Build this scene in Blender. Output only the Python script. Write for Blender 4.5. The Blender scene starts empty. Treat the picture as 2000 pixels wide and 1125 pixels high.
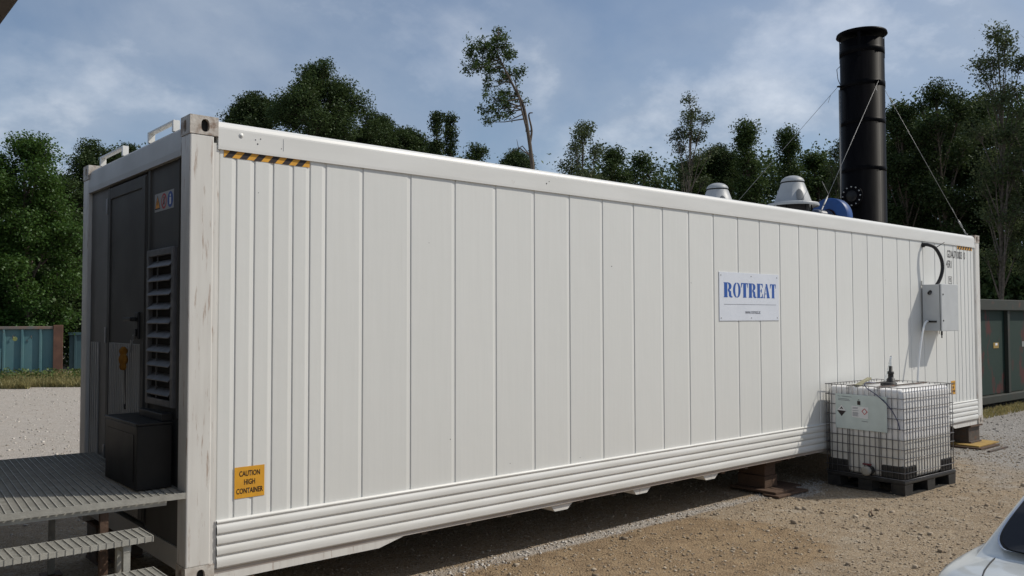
import bpy, bmesh, math, random
import numpy as np
from mathutils import Vector, Matrix
PI = math.pi
rad = math.radians
SC = bpy.context.scene
COL = SC.collection
GROUND = -0.32            # ground level; z = 0 is the underside of the container

# ------------------------------------------------------------------ camera
CAM = Vector((-1.8832, -5.2200, 1.6292))
YAW, PITCH, ROLL = rad(49.267), rad(2.057), rad(-0.134)
fw = Vector((math.cos(PITCH)*math.cos(YAW), math.cos(PITCH)*math.sin(YAW), math.sin(PITCH)))
rt = fw.cross(Vector((0, 0, 1))).normalized()
up = rt.cross(fw)
r2 = rt*math.cos(ROLL) + up*math.sin(ROLL)
u2 = -rt*math.sin(ROLL) + up*math.cos(ROLL)
cd = bpy.data.cameras.new('camera')
cam = bpy.data.objects.new('camera', cd)
COL.objects.link(cam)
cam.matrix_world = Matrix(((r2.x, u2.x, -fw.x, CAM.x), (r2.y, u2.y, -fw.y, CAM.y), (r2.z, u2.z, -fw.z, CAM.z), (0, 0, 0, 1)))
cd.sensor_width = 36.0
cd.lens = 1655.7/2000*36
cd.clip_start = 0.05
cd.clip_end = 3000
SC.camera = cam

# ------------------------------------------------------------------ sky and sun
SUN = Vector((1.46, -1.0, 1.79)).normalized()     # towards the sun
EL = math.asin(SUN.z)
AZ = math.atan2(SUN.x, SUN.y)
w = bpy.data.worlds.new('World')
SC.world = w
w.use_nodes = True
nt = w.node_tree
nt.nodes.clear()
def N(t, **k):
    n = nt.nodes.new(t)
    for a, b in k.items():
        setattr(n, a, b)
    return n
def wire(a, b): nt.links.new(a, b)
out = N('ShaderNodeOutputWorld')
sky = N('ShaderNodeTexSky', sky_type='NISHITA', sun_disc=False, sun_elevation=EL, sun_rotation=AZ,
        altitude=300, air_density=1.0, dust_density=1.2, ozone_density=1.4)
bg1 = N('ShaderNodeBackground'); bg1.inputs['Strength'].default_value = 0.10
wire(sky.outputs[0], bg1.inputs['Color'])
tc = N('ShaderNodeTexCoord')
sep = N('ShaderNodeSeparateXYZ'); wire(tc.outputs['Generated'], sep.inputs[0])
zc = N('ShaderNodeMath', operation='MAXIMUM'); wire(sep.outputs['Z'], zc.inputs[0]); zc.inputs[1].default_value = 0.0
za = N('ShaderNodeMath', operation='ADD'); wire(zc.outputs[0], za.inputs[0]); za.inputs[1].default_value = 0.55
dv = N('ShaderNodeVectorMath', operation='DIVIDE')
cz = N('ShaderNodeCombineXYZ')
for i in range(3): wire(za.outputs[0], cz.inputs[i])
wire(tc.outputs['Generated'], dv.inputs[0]); wire(cz.outputs[0], dv.inputs[1])
n1 = N('ShaderNodeTexNoise'); n1.inputs['Scale'].default_value = 2.2; n1.inputs['Detail'].default_value = 7; n1.inputs['Roughness'].default_value = 0.5
n1.inputs['Distortion'].default_value = 0.35
wire(dv.outputs[0], n1.inputs['Vector'])
n2 = N('ShaderNodeTexNoise'); n2.inputs['Scale'].default_value = 3.4; n2.inputs['Detail'].default_value = 9; n2.inputs['Roughness'].default_value = 0.58
mp = N('ShaderNodeMapping'); mp.inputs['Location'].default_value = (6.0, 0.7, 8.1)
wire(dv.outputs[0], mp.inputs[0]); wire(mp.outputs[0], n2.inputs['Vector'])
cr = N('ShaderNodeValToRGB')                   # how much cloud
cr.color_ramp.elements[0].position = 0.36; cr.color_ramp.elements[0].color = (0.12, 0.12, 0.12, 1)
cr.color_ramp.elements[1].position = 0.62; cr.color_ramp.elements[1].color = (0.93, 0.93, 0.93, 1)
wire(n1.outputs[0], cr.inputs[0])
cc = N('ShaderNodeValToRGB')                   # cloud tone: grey bellies to bright tops
e = cc.color_ramp.elements
e[0].position = 0.34; e[0].color = (0.225, 0.285, 0.385, 1)
e[1].position = 0.70; e[1].color = (0.76, 0.78, 0.81, 1)
m_ = e.new(0.52); m_.color = (0.315, 0.37, 0.455, 1)
wire(n2.outputs[0], cc.inputs[0])
bg2 = N('ShaderNodeBackground'); bg2.inputs['Strength'].default_value = 1.27
wire(cc.outputs[0], bg2.inputs['Color'])
mx = N('ShaderNodeMixShader')
wire(cr.outputs[0], mx.inputs[0]); wire(bg1.outputs[0], mx.inputs[1]); wire(bg2.outputs[0], mx.inputs[2])
wire(mx.outputs[0], out.inputs['Surface'])

sl = bpy.data.lights.new('sun', 'SUN')
sl.energy = 3.3; sl.angle = rad(0.53); sl.color = (1.0, 0.94, 0.84)
so = bpy.data.objects.new('sun', sl)
COL.objects.link(so)
so.rotation_euler = (-SUN).to_track_quat('-Z', 'Y').to_euler()
so.location = (20, -15, 30)

SC.view_settings.view_transform = 'Standard'
SC.view_settings.look = 'None'
SC.view_settings.exposure = 0.0
SC.view_settings.gamma = 1.0
SC.view_settings.use_curve_mapping = False
SC.render.engine = 'CYCLES'
SC.cycles.max_bounces = 6
SC.cycles.transparent_max_bounces = 8

# ------------------------------------------------------------------ materials
MATS = {}
def mat(name, col, rough=0.5, metal=0.0, var=0.0, vscale=3.0, vstretch=(1, 1, 1), col2=None, bump=0.0, bscale=40.0,
        spot=None, spot_at=(0.6, 0.7), spot_scale=6.0, spot_stretch=(1, 1, 1), spec=0.5, coat=0.0, trans=0.0, subsurf=0.0, alpha=1.0, ior=1.45, tint_obj=0.0):
    """principled paint with a slow colour drift (col -> col2), a second stained colour (spot) and fine relief"""
    if name in MATS: return MATS[name]
    m = bpy.data.materials.new(name); m.use_nodes = True
    t = m.node_tree; b = t.nodes['Principled BSDF']
    def nn(ty, **k):
        q = t.nodes.new(ty)
        for a, v in k.items(): setattr(q, a, v)
        return q
    b.inputs['Roughness'].default_value = rough
    b.inputs['Metallic'].default_value = metal
    b.inputs['Specular IOR Level'].default_value = spec
    b.inputs['Coat Weight'].default_value = coat
    b.inputs['Coat Roughness'].default_value = 0.06
    b.inputs['Transmission Weight'].default_value = trans
    b.inputs['IOR'].default_value = ior
    b.inputs['Alpha'].default_value = alpha
    c4 = (*col, 1)
    geo = nn('ShaderNodeNewGeometry')
    if col2 is None: col2 = tuple(max(0, c*(1-var)) for c in col)
    cur = None
    mp1 = nn('ShaderNodeMapping'); mp1.inputs['Scale'].default_value = vstretch
    t.links.new(geo.outputs['Position'], mp1.inputs[0])
    nz = nn('ShaderNodeTexNoise'); nz.inputs['Scale'].default_value = vscale; nz.inputs['Detail'].default_value = 6
    t.links.new(mp1.outputs[0], nz.inputs['Vector'])
    rp = nn('ShaderNodeMapRange'); rp.inputs[1].default_value = 0.35; rp.inputs[2].default_value = 0.68
    t.links.new(nz.outputs[0], rp.inputs[0])
    mixc = nn('ShaderNodeMix', data_type='RGBA')
    t.links.new(rp.outputs[0], mixc.inputs[0]); mixc.inputs[6].default_value = c4; mixc.inputs[7].default_value = (*col2, 1)
    cur = mixc.outputs[2]
    if spot:
        mp2 = nn('ShaderNodeMapping'); mp2.inputs['Scale'].default_value = spot_stretch; mp2.inputs['Location'].default_value = (5.2, 1.7, 3.3)
        t.links.new(geo.outputs['Position'], mp2.inputs[0])
        ns = nn('ShaderNodeTexNoise'); ns.inputs['Scale'].default_value = spot_scale; ns.inputs['Detail'].default_value = 8; ns.inputs['Roughness'].default_value = 0.65
        t.links.new(mp2.outputs[0], ns.inputs['Vector'])
        r3 = nn('ShaderNodeMapRange'); r3.inputs[1].default_value = spot_at[0]; r3.inputs[2].default_value = spot_at[1]
        t.links.new(ns.outputs[0], r3.inputs[0])
        m3 = nn('ShaderNodeMix', data_type='RGBA')
        t.links.new(r3.outputs[0], m3.inputs[0]); t.links.new(cur, m3.inputs[6]); m3.inputs[7].default_value = (*spot, 1)
        cur = m3.outputs[2]
    if tint_obj:
        oi = nn('ShaderNodeObjectInfo')
        hs = nn('ShaderNodeHueSaturation')
        mr = nn('ShaderNodeMapRange'); mr.inputs[3].default_value = 1-tint_obj; mr.inputs[4].default_value = 1+tint_obj
        t.links.new(oi.outputs['Random'], mr.inputs[0]); t.links.new(mr.outputs[0], hs.inputs['Value']); t.links.new(cur, hs.inputs['Color'])
        cur = hs.outputs[0]
    t.links.new(cur, b.inputs['Base Color'])
    if subsurf:
        b.inputs['Subsurface Weight'].default_value = subsurf
        b.inputs['Subsurface Radius'].default_value = (0.05, 0.05, 0.05)
    rr = nn('ShaderNodeMapRange'); rr.inputs[3].default_value = max(0, rough-0.08); rr.inputs[4].default_value = min(1, rough+0.12)
    t.links.new(nz.outputs[0], rr.inputs[0]); t.links.new(rr.outputs[0], b.inputs['Roughness'])
    if bump:
        nb = nn('ShaderNodeTexNoise'); nb.inputs['Scale'].default_value = bscale; nb.inputs['Detail'].default_value = 5
        t.links.new(geo.outputs['Position'], nb.inputs['Vector'])
        bp = nn('ShaderNodeBump'); bp.inputs['Strength'].default_value = bump; bp.inputs['Distance'].default_value = 0.01
        t.links.new(nb.outputs[0], bp.inputs['Height']); t.links.new(bp.outputs[0], b.inputs['Normal'])
    MATS[name] = m
    return m

white = mat('white_paint', (0.70, 0.70, 0.67), 0.38, bump=0.22, bscale=3.5, col2=(0.68, 0.68, 0.65), vscale=5, vstretch=(9, 9, 0.35), spot=(0.58, 0.565, 0.52), spot_at=(0.64, 1.0), spot_scale=2.2, spot_stretch=(14, 14, 0.5), tint_obj=0.018)
white_rail = mat('white_rail_paint', (0.73, 0.725, 0.695), 0.35, col2=(0.67, 0.665, 0.635), vscale=2, vstretch=(0.6, 3, 4), spot=(0.45, 0.40, 0.33), spot_at=(0.70, 0.80), spot_scale=9)
white_rub = mat('worn_white_paint', (0.69, 0.675, 0.635), 0.45, col2=(0.62, 0.60, 0.56), vscale=4, vstretch=(5, 5, 0.6), spot=(0.32, 0.215, 0.155), spot_at=(0.585, 0.72), spot_scale=4.5, spot_stretch=(9, 9, 0.9))
casting_m = mat('scuffed_casting', (0.58, 0.55, 0.50), 0.6, col2=(0.40, 0.35, 0.30), vscale=14, spot=(0.24, 0.17, 0.125), spot_at=(0.52, 0.66), spot_scale=11, bump=0.3, bscale=60)
louvre_m = mat('louvre_metal', (0.15, 0.15, 0.155), 0.5, 0.3, var=0.2, vscale=12)
end_frame = mat('end_frame_paint', (0.44, 0.435, 0.415), 0.45, var=0.12, vscale=3)
end_shade_paint = mat('end_wall_shade_paint', (0.095, 0.094, 0.088), 0.6, var=0.12, vscale=3, spec=0.2, spot=(0.07, 0.066, 0.06), spot_at=(0.62, 0.8), spot_scale=5, spot_stretch=(4, 4, 0.6))  # white end wall darkened in the colour to stand in for deep shade
dark_void = mat('dark_recess', (0.02, 0.02, 0.02), 0.9)
rubber = mat('black_rubber', (0.014, 0.014, 0.015), 0.55, var=0.3)
alu = mat('aluminium', (0.30, 0.305, 0.31), 0.45, 0.6, var=0.25, vscale=12)
galv = mat('galvanised_steel', (0.43, 0.42, 0.375), 0.55, 0.25, col2=(0.34, 0.33, 0.295), vscale=18, spot=(0.27, 0.22, 0.16), spot_at=(0.66, 0.8), spot_scale=20, bump=0.15, bscale=90)
rusty = mat('rusty_steel', (0.11, 0.065, 0.042), 0.8, col2=(0.07, 0.045, 0.032), vscale=9, spot=(0.25, 0.14, 0.08), spot_at=(0.55, 0.75), spot_scale=16, bump=0.4, bscale=70)
black_paint = mat('black_stack_paint', (0.0035, 0.0035, 0.0042), 0.38, col2=(0.005, 0.005, 0.006), vscale=6, vstretch=(3, 3, 0.4), spec=0.03)
black_box_m = mat('black_cabinet_paint', (0.008, 0.008, 0.008), 0.42, col2=(0.013, 0.012, 0.011), vscale=6, bump=0.05, bscale=20, spec=0.3)
plastic_black = mat('black_plastic', (0.016, 0.016, 0.017), 0.5, col2=(0.035, 0.033, 0.03), vscale=14, bump=0.1)
vent_grey = mat('grey_vent_plastic', (0.36, 0.375, 0.385), 0.45, var=0.12, vscale=8)
blue_m = mat('blue_paint', (0.010, 0.06, 0.22), 0.45, var=0.25, vscale=8)
yellow = mat('hazard_yellow', (0.72, 0.36, 0.03), 0.45, col2=(0.62, 0.30, 0.03), vscale=15)
print_black = mat('print_black', (0.02, 0.012, 0.012), 0.5)
sign_white = mat('sign_white', (0.69, 0.72, 0.78), 0.25, var=0.05, vscale=5)
sign_blue = mat('sign_blue', (0.018, 0.09, 0.36), 0.4)
sign_grey = mat('sign_grey_print', (0.16, 0.17, 0.20), 0.5)
cab_grey = mat('cabinet_grey', (0.50, 0.515, 0.52), 0.42, var=0.07, vscale=6)
red_print = mat('red_print', (0.45, 0.03, 0.035), 0.5)
blue_print = mat('blue_print', (0.03, 0.08, 0.30), 0.5)
orange_print = mat('orange_print', (0.75, 0.30, 0.02), 0.5)
wood = mat('brown_timber', (0.105, 0.06, 0.036), 0.8, col2=(0.065, 0.04, 0.026), vscale=14, vstretch=(1, 8, 8), bump=0.3, bscale=60)
ply = mat('yellow_shuttering', (0.42, 0.27, 0.065), 0.7, col2=(0.30, 0.19, 0.06), vscale=8, spot=(0.2, 0.14, 0.07), spot_at=(0.58, 0.7), spot_scale=10)
steel_dark = mat('dark_steel', (0.105, 0.088, 0.075), 0.6, 0.2, col2=(0.075, 0.062, 0.052), vscale=12, spot=(0.15, 0.075, 0.045), spot_at=(0.52, 0.66), spot_scale=14, bump=0.2)
rope_steel = mat('wire_rope', (0.33, 0.33, 0.32), 0.5, 0.4, var=0.2, vscale=40)
cage_steel = mat('cage_bars_steel', (0.17, 0.165, 0.17), 0.5, 0.4, var=0.35, vscale=30)
plate_m = mat('tote_plate', (0.53, 0.60, 0.585), 0.35, 0.2, var=0.10, vscale=9)
hose_white = mat('white_hose', (0.75, 0.76, 0.76), 0.35)
clear = mat('clear_tube', (0.85, 0.88, 0.9), 0.15, trans=0.75, ior=1.2)
tealp = mat('teal_skip_paint', (0.065, 0.155, 0.175), 0.55, col2=(0.095, 0.18, 0.19), vscale=1.3, spot=(0.12, 0.07, 0.045), spot_at=(0.64, 0.72), spot_scale=3.2, bump=0.1, bscale=12)
teald = mat('dark_teal_paint', (0.04, 0.085, 0.10), 0.5, var=0.3, vscale=1.5)
greenp = mat('green_skip_paint', (0.004, 0.021, 0.014), 0.7, col2=(0.007, 0.027, 0.019), vscale=1.2, spot=(0.06, 0.012, 0.009), spot_at=(0.53, 0.60), spot_scale=1.9, spot_stretch=(1, 1, 0.55), bump=0.12, bscale=12)
greenrail = mat('green_rail_paint', (0.026, 0.033, 0.026), 0.65, col2=(0.034, 0.034, 0.027), vscale=2.5, spot=(0.09, 0.045, 0.03), spot_at=(0.6, 0.7), spot_scale=5)
silver = mat('silver_car_paint', (0.62, 0.645, 0.635), 0.30, 0.3, var=0.05, vscale=4, coat=0.8)
glass_dark = mat('tinted_glass', (0.012, 0.013, 0.016), 0.06, spec=0.55)
chrome = mat('chrome_trim', (0.75, 0.75, 0.76), 0.15, 1.0)
tyre_m = mat('tyre', (0.02, 0.02, 0.02), 0.85, bump=0.2)
tail_red = mat('tail_light_red', (0.30, 0.012, 0.015), 0.15)
cabin_m = mat('cabin_shade_panel', (0.055, 0.046, 0.038), 0.55, var=0.12)  # kept dark so the unseen cabin wall bounces little light
cabin_roof_m = mat('cabin_roof_sheet', (0.085, 0.068, 0.055), 0.6, var=0.2, vscale=2)
plush_m = mat('ochre_plush', (0.34, 0.15, 0.016), 0.9, var=0.3, vscale=40, bump=0.5, bscale=200)
paper = mat('white_print', (0.72, 0.72, 0.72), 0.5)
bark = mat('grey_bark', (0.13, 0.105, 0.08), 0.9, col2=(0.075, 0.06, 0.048), vscale=6, vstretch=(4, 4, 0.8), bump=0.6, bscale=14)
bark_pale = mat('pale_birch_bark', (0.14, 0.122, 0.10), 0.85, col2=(0.065, 0.055, 0.045), vscale=5, vstretch=(2, 2, 2.5), bump=0.4, bscale=14)

def tote_material():
    """milky plastic bottle, darker where the liquid stands behind it"""
    m = bpy.data.materials.new('milky_plastic'); m.use_nodes = True
    t = m.node_tree; b = t.nodes['Principled BSDF']
    b.inputs['Roughness'].default_value = 0.28
    b.inputs['Subsurface Weight'].default_value = 0.25
    b.inputs['Subsurface Radius'].default_value = (0.08, 0.08, 0.08)
    g = t.nodes.new('ShaderNodeNewGeometry'); s = t.nodes.new('ShaderNodeSeparateXYZ')
    t.links.new(g.outputs['Position'], s.inputs[0])
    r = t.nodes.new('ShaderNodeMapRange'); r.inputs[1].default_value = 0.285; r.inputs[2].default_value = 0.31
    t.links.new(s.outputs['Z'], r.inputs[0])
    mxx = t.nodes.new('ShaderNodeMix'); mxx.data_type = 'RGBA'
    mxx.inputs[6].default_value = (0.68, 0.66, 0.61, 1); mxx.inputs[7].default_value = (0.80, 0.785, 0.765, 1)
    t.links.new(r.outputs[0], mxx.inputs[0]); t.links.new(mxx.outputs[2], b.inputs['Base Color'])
    nz = t.nodes.new('ShaderNodeTexNoise'); nz.inputs['Scale'].default_value = 7
    t.links.new(g.outputs['Position'], nz.inputs['Vector'])
    bp = t.nodes.new('ShaderNodeBump'); bp.inputs['Strength'].default_value = 0.25; bp.inputs['Distance'].default_value = 0.03
    t.links.new(nz.outputs[0], bp.inputs['Height']); t.links.new(bp.outputs[0], b.inputs['Normal'])
    return m
milky = tote_material()

def leaf_mat(name, dark, light, transl=0.3):
    m = bpy.data.materials.new(name); m.use_nodes = True
    t = m.node_tree; t.nodes.clear()
    o = t.nodes.new('ShaderNodeOutputMaterial')
    g = t.nodes.new('ShaderNodeNewGeometry')
    mxx = t.nodes.new('ShaderNodeMix'); mxx.data_type = 'RGBA'
    mxx.inputs[6].default_value = (*dark, 1); mxx.inputs[7].default_value = (*light, 1)
    t.links.new(g.outputs['Random Per Island'], mxx.inputs[0])
    oi = t.nodes.new('ShaderNodeObjectInfo'); hs = t.nodes.new('ShaderNodeHueSaturation')
    mr = t.nodes.new('ShaderNodeMapRange'); mr.inputs[3].default_value = 0.8; mr.inputs[4].default_value = 1.2
    t.links.new(oi.outputs['Random'], mr.inputs[0]); t.links.new(mr.outputs[0], hs.inputs['Value']); t.links.new(mxx.outputs[2], hs.inputs['Color'])
    d = t.nodes.new('ShaderNodeBsdfDiffuse'); tr = t.nodes.new('ShaderNodeBsdfTranslucent'); gl = t.nodes.new('ShaderNodeBsdfGlossy')
    gl.inputs['Roughness'].default_value = 0.5; gl.inputs['Color'].default_value = (0.35, 0.38, 0.35, 1)
    hs2 = t.nodes.new('ShaderNodeHueSaturation'); hs2.inputs['Hue'].default_value = 0.48; hs2.inputs['Value'].default_value = 1.15
    t.links.new(hs.outputs[0], d.inputs[0]); t.links.new(hs.outputs[0], hs2.inputs['Color']); t.links.new(hs2.outputs[0], tr.inputs[0])
    a = t.nodes.new('ShaderNodeMixShader'); a.inputs[0].default_value = transl
    b = t.nodes.new('ShaderNodeMixShader'); b.inputs[0].default_value = 0.05
    t.links.new(d.outputs[0], a.inputs[1]); t.links.new(tr.outputs[0], a.inputs[2])
    t.links.new(a.outputs[0], b.inputs[1]); t.links.new(gl.outputs[0], b.inputs[2]); t.links.new(b.outputs[0], o.inputs[0])
    return m
leaf_dark = leaf_mat('dark_leaves', (0.026, 0.046, 0.015), (0.058, 0.092, 0.030))
leaf_mid = leaf_mat('mid_leaves', (0.030, 0.055, 0.016), (0.068, 0.108, 0.033))
leaf_acacia = leaf_mat('fresh_leaves', (0.031, 0.072, 0.013), (0.066, 0.128, 0.027), 0.35)
leaf_birch = leaf_mat('birch_leaves', (0.040, 0.060, 0.026), (0.080, 0.105, 0.045), 0.35)
grass_m = leaf_mat('dry_grass_blades', (0.17, 0.17, 0.06), (0.40, 0.34, 0.15), 0.3)
weed_m = leaf_mat('weed_leaves', (0.05, 0.09, 0.025), (0.12, 0.17, 0.05), 0.3)

# ------------------------------------------------------------------ mesh helpers
def mesh_obj(name, verts, faces, material, parent=None, smooth=False, mats=None, mat_idx=None):
    me = bpy.data.meshes.new(name)
    me.from_pydata([tuple(v) for v in verts], [], [tuple(f) for f in faces])
    for m in (mats or [material]): me.materials.append(m)
    if mat_idx is not None: me.polygons.foreach_set('material_index', mat_idx)
    if smooth: me.polygons.foreach_set('use_smooth', [True]*len(me.polygons))
    me.update()
    o = bpy.data.objects.new(name, me); COL.objects.link(o)
    if parent: o.parent = parent
    return o

class MB:
    def __init__(s): s.v = []; s.f = []; s.sm = []
    def add(s, vs, fs, sm=False):
        k = len(s.v); s.v += [tuple(v) for v in vs]; s.f += [tuple(i+k for i in f) for f in fs]; s.sm += [sm]*len(fs); return s
    def box(s, a, b, bev=0.0):
        x0, x1 = sorted((a[0], b[0])); y0, y1 = sorted((a[1], b[1])); z0, z1 = sorted((a[2], b[2]))
        if bev <= 0:
            vs = [(x, y, z) for x in (x0, x1) for y in (y0, y1) for z in (z0, z1)]
            fs = [(0, 1, 3, 2), (4, 6, 7, 5), (0, 4, 5, 1), (2, 3, 7, 6), (0, 2, 6, 4), (1, 5, 7, 3)]
            return s.add(vs, fs)
        bm = bmesh.new(); bmesh.ops.create_cube(bm, size=1)
        for v in bm.verts: v.co = Vector(((x0+x1)/2+v.co.x*(x1-x0), (y0+y1)/2+v.co.y*(y1-y0), (z0+z1)/2+v.co.z*(z1-z0)))
        bmesh.ops.bevel(bm, geom=bm.edges[:], offset=bev, segments=2 if bev < .03 else 4, affect='EDGES', profile=0.5)
        bm.verts.index_update()
        s.add([v.co[:] for v in bm.verts], [[v.index for v in f.verts] for f in bm.faces], bev >= .03); bm.free(); return s
    def tube(s, pts, r, n=8, cap=True, sm=True):
        pts = [Vector(q) for q in pts]
        rs = r if isinstance(r, (list, tuple)) else [r]*len(pts)
        k = len(s.v); ref = None
        for i, q in enumerate(pts):
            d = (pts[min(i+1, len(pts)-1)]-pts[max(i-1, 0)])
            if d.length < 1e-9: d = Vector((0, 0, 1))
            d.normalize()
            if ref is None:
                ref = d.cross(Vector((0, 0, 1)) if abs(d.z) < .9 else Vector((1, 0, 0))).normalized()
            ref = (ref-d*ref.dot(d)).normalized(); b = d.cross(ref)
            for j in range(n):
                a = 2*PI*j/n
                s.v.append(tuple(q+(ref*math.cos(a)+b*math.sin(a))*rs[i]))
        for i in range(len(pts)-1):
            for j in range(n):
                s.f.append((k+i*n+j, k+i*n+(j+1) % n, k+(i+1)*n+(j+1) % n, k+(i+1)*n+j)); s.sm.append(sm)
        if cap:
            s.f.append(tuple(k+j for j in reversed(range(n)))); s.sm.append(False)
            s.f.append(tuple(k+(len(pts)-1)*n+j for j in range(n))); s.sm.append(False)
        return s
    def lathe(s, prof, c, n=32, axis='z', sm=True, a0=0, a1=2*PI):
        """prof: list of (radius, height)"""
        k = len(s.v); full = abs(a1-a0-2*PI) < 1e-6; m = n if full else n+1
        for (r, h) in prof:
            for j in range(m):
                a = a0+(a1-a0)*j/n
                x, y = r*math.cos(a), r*math.sin(a)
                if axis == 'z': q = (c[0]+x, c[1]+y, c[2]+h)
                elif axis == 'x': q = (c[0]+h, c[1]+x, c[2]+y)
                else: q = (c[0]+x, c[1]+h, c[2]+y)
                s.v.append(q)
        for i in range(len(prof)-1):
            for j in range(n):
                j2 = (j+1) % m
                s.f.append((k+i*m+j, k+i*m+j2, k+(i+1)*m+j2, k+(i+1)*m+j)); s.sm.append(sm)
        return s
    def prism(s, poly, axis, a, b):
        """poly in the two other axes (order x,y,z with axis removed), extruded from a to b"""
        n = len(poly); ax = 'xyz'.index(axis)
        def P(q, h):
            l = list(q); l.insert(ax, h); return tuple(l)
        vs = [P(q, a) for q in poly]+[P(q, b) for q in poly]
        fs = [tuple(range(n)), tuple(reversed(range(n, 2*n)))]+[(i, i+n, (i+1) % n+n, (i+1) % n) for i in range(n)]
        return s.add(vs, fs)
    def poly(s, pts): return s.add(pts, [tuple(range(len(pts)))])
    def build(s, name, material, parent=None, fix=True, mats=None):
        o = mesh_obj(name, s.v, s.f, material, parent)
        me = o.data
        if fix:
            bm = bmesh.new(); bm.from_mesh(me); bmesh.ops.recalc_face_normals(bm, faces=bm.faces[:]); bm.to_mesh(me); bm.free()
        me.polygons.foreach_set('use_smooth', s.sm); me.update()
        return o

def tag(o, label, cat, group=None, kind=None):
    o['label'] = label; o['category'] = cat
    if group: o['group'] = group
    if kind: o['kind'] = kind
    return o
def structure(o): o['kind'] = 'structure'; return o
def empty(name, loc=(0, 0, 0), rz=0.0):
    o = bpy.data.objects.new(name, None); COL.objects.link(o); o.location = loc; o.rotation_euler[2] = rz; o.empty_display_size = 0.2
    return o
def thing(name, label, cat, loc=(0, 0, 0), rz=0.0, group=None): return tag(empty(name, loc, rz), label, cat, group)
def link_copy(o, parent=None, loc=None):
    c = o.copy(); COL.objects.link(c); c.parent = parent
    if loc is not None: c.location = loc
    return c
def copy_tree(o, parent=None):
    c = link_copy(o, parent)
    for ch in [q for q in bpy.data.objects if q.parent == o]: copy_tree(ch, c)
    return c
def text_polys(txt, size, name, material, parent, origin, xdir, ydir, align='CENTER', xscale=1.0, lines=1.0, bold=0.012):
    """flat lettering, built in the plane xdir/ydir"""
    cu = bpy.data.curves.new(name, 'FONT'); cu.body = txt; cu.size = size; cu.align_x = align; cu.align_y = 'CENTER'; cu.space_line = lines
    cu.resolution_u = 3; cu.offset = size*bold
    t = bpy.data.objects.new(name, cu); COL.objects.link(t)
    dg = bpy.context.evaluated_depsgraph_get(); dg.update()
    me = bpy.data.meshes.new_from_object(t.evaluated_get(dg))
    bpy.data.objects.remove(t); bpy.data.curves.remove(cu)
    O, X, Y = Vector(origin), Vector(xdir), Vector(ydir)
    for v in me.vertices: v.co = O+X*(v.co.x*xscale)+Y*v.co.y
    me.materials.clear(); me.materials.append(material)
    o = bpy.data.objects.new(name, me); COL.objects.link(o); o.parent = parent
    return o
rng = np.random.default_rng(7)
random.seed(7)

# ------------------------------------------------------------------ ground
def noise2(x, y, seed, base, octaves=4):
    """cheap smooth noise: sum of rotated sines"""
    r = np.random.default_rng(seed); z = np.zeros_like(x); amp = 1.0; tot = 0
    for o in range(octaves):
        for k in range(5):
            a = r.uniform(0, 2*PI); f = base*2**o*r.uniform(.7, 1.4); ph = r.uniform(0, 6.28)
            z += amp*np.sin((x*math.cos(a)+y*math.sin(a))*f+ph + 1.3*np.sin((x*math.sin(a)-y*math.cos(a))*f*.6+ph))
        tot += amp*2.2; amp *= .55
    return z/tot
def sstep(a, b, x):
    t = np.clip((x-a)/(b-a), 0, 1); return t*t*(3-2*t)
def graded(lo, hi, fine_lo, fine_hi, fine, far):
    mid = np.arange(fine_lo, fine_hi+1e-6, fine)
    l, d = [fine_lo], fine
    while l[-1] > lo: d = min(d*1.22, far); l.append(l[-1]-d)
    h, d = [fine_hi], fine
    while h[-1] < hi: d = min(d*1.22, far); h.append(h[-1]+d)
    return np.concatenate([np.array(l[::-1][:-1]), mid, np.array(h[1:])])
def ground_height(x, y):
    near = np.exp(-(((x-4)/16)**2+((y+1)/14)**2))
    h = 0.010*noise2(x, y, 3, 1.1, 3)*near + 0.004*noise2(x, y, 4, 9, 2)*near
    h += 0.025*mud_zone(x, y)*(noise2(x, y, 9, 6, 3))*0.6
    return h*(1-0.85*((y > -0.1) & (y < 2.6) & (x > -0.2) & (x < 12.6)))
def mud_zone(x, y):
    c = noise2(x, y, 21, 1.6, 3)
    d = np.hypot((x-3.6)/2.5, (y+0.75)/0.95)
    return sstep(1.15, 0.55, d+0.35*c)
xs = graded(-420, 420, -1.0, 13.0, 0.05, 30); ys = graded(-420, 420, -4.2, 2.0, 0.05, 30)
GX, GY = np.meshgrid(xs, ys)
GZ = GROUND+ground_height(GX, GY)
nx, ny = len(xs), len(ys)
idx = np.arange(nx*ny).reshape(ny, nx)
me = bpy.data.meshes.new('ground')
me.vertices.add(nx*ny); me.vertices.foreach_set('co', np.stack([GX, GY, GZ], -1).reshape(-1))
q = np.stack([idx[:-1, :-1], idx[:-1, 1:], idx[1:, 1:], idx[1:, :-1]], -1).reshape(-1, 4)
me.loops.add(q.size); me.loops.foreach_set('vertex_index', q.reshape(-1))
me.polygons.add(len(q)); me.polygons.foreach_set('loop_start', np.arange(0, q.size, 4)); me.polygons.foreach_set('loop_total', np.full(len(q), 4))
me.update()
me.polygons.foreach_set('use_smooth', np.ones(len(q), bool))
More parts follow.
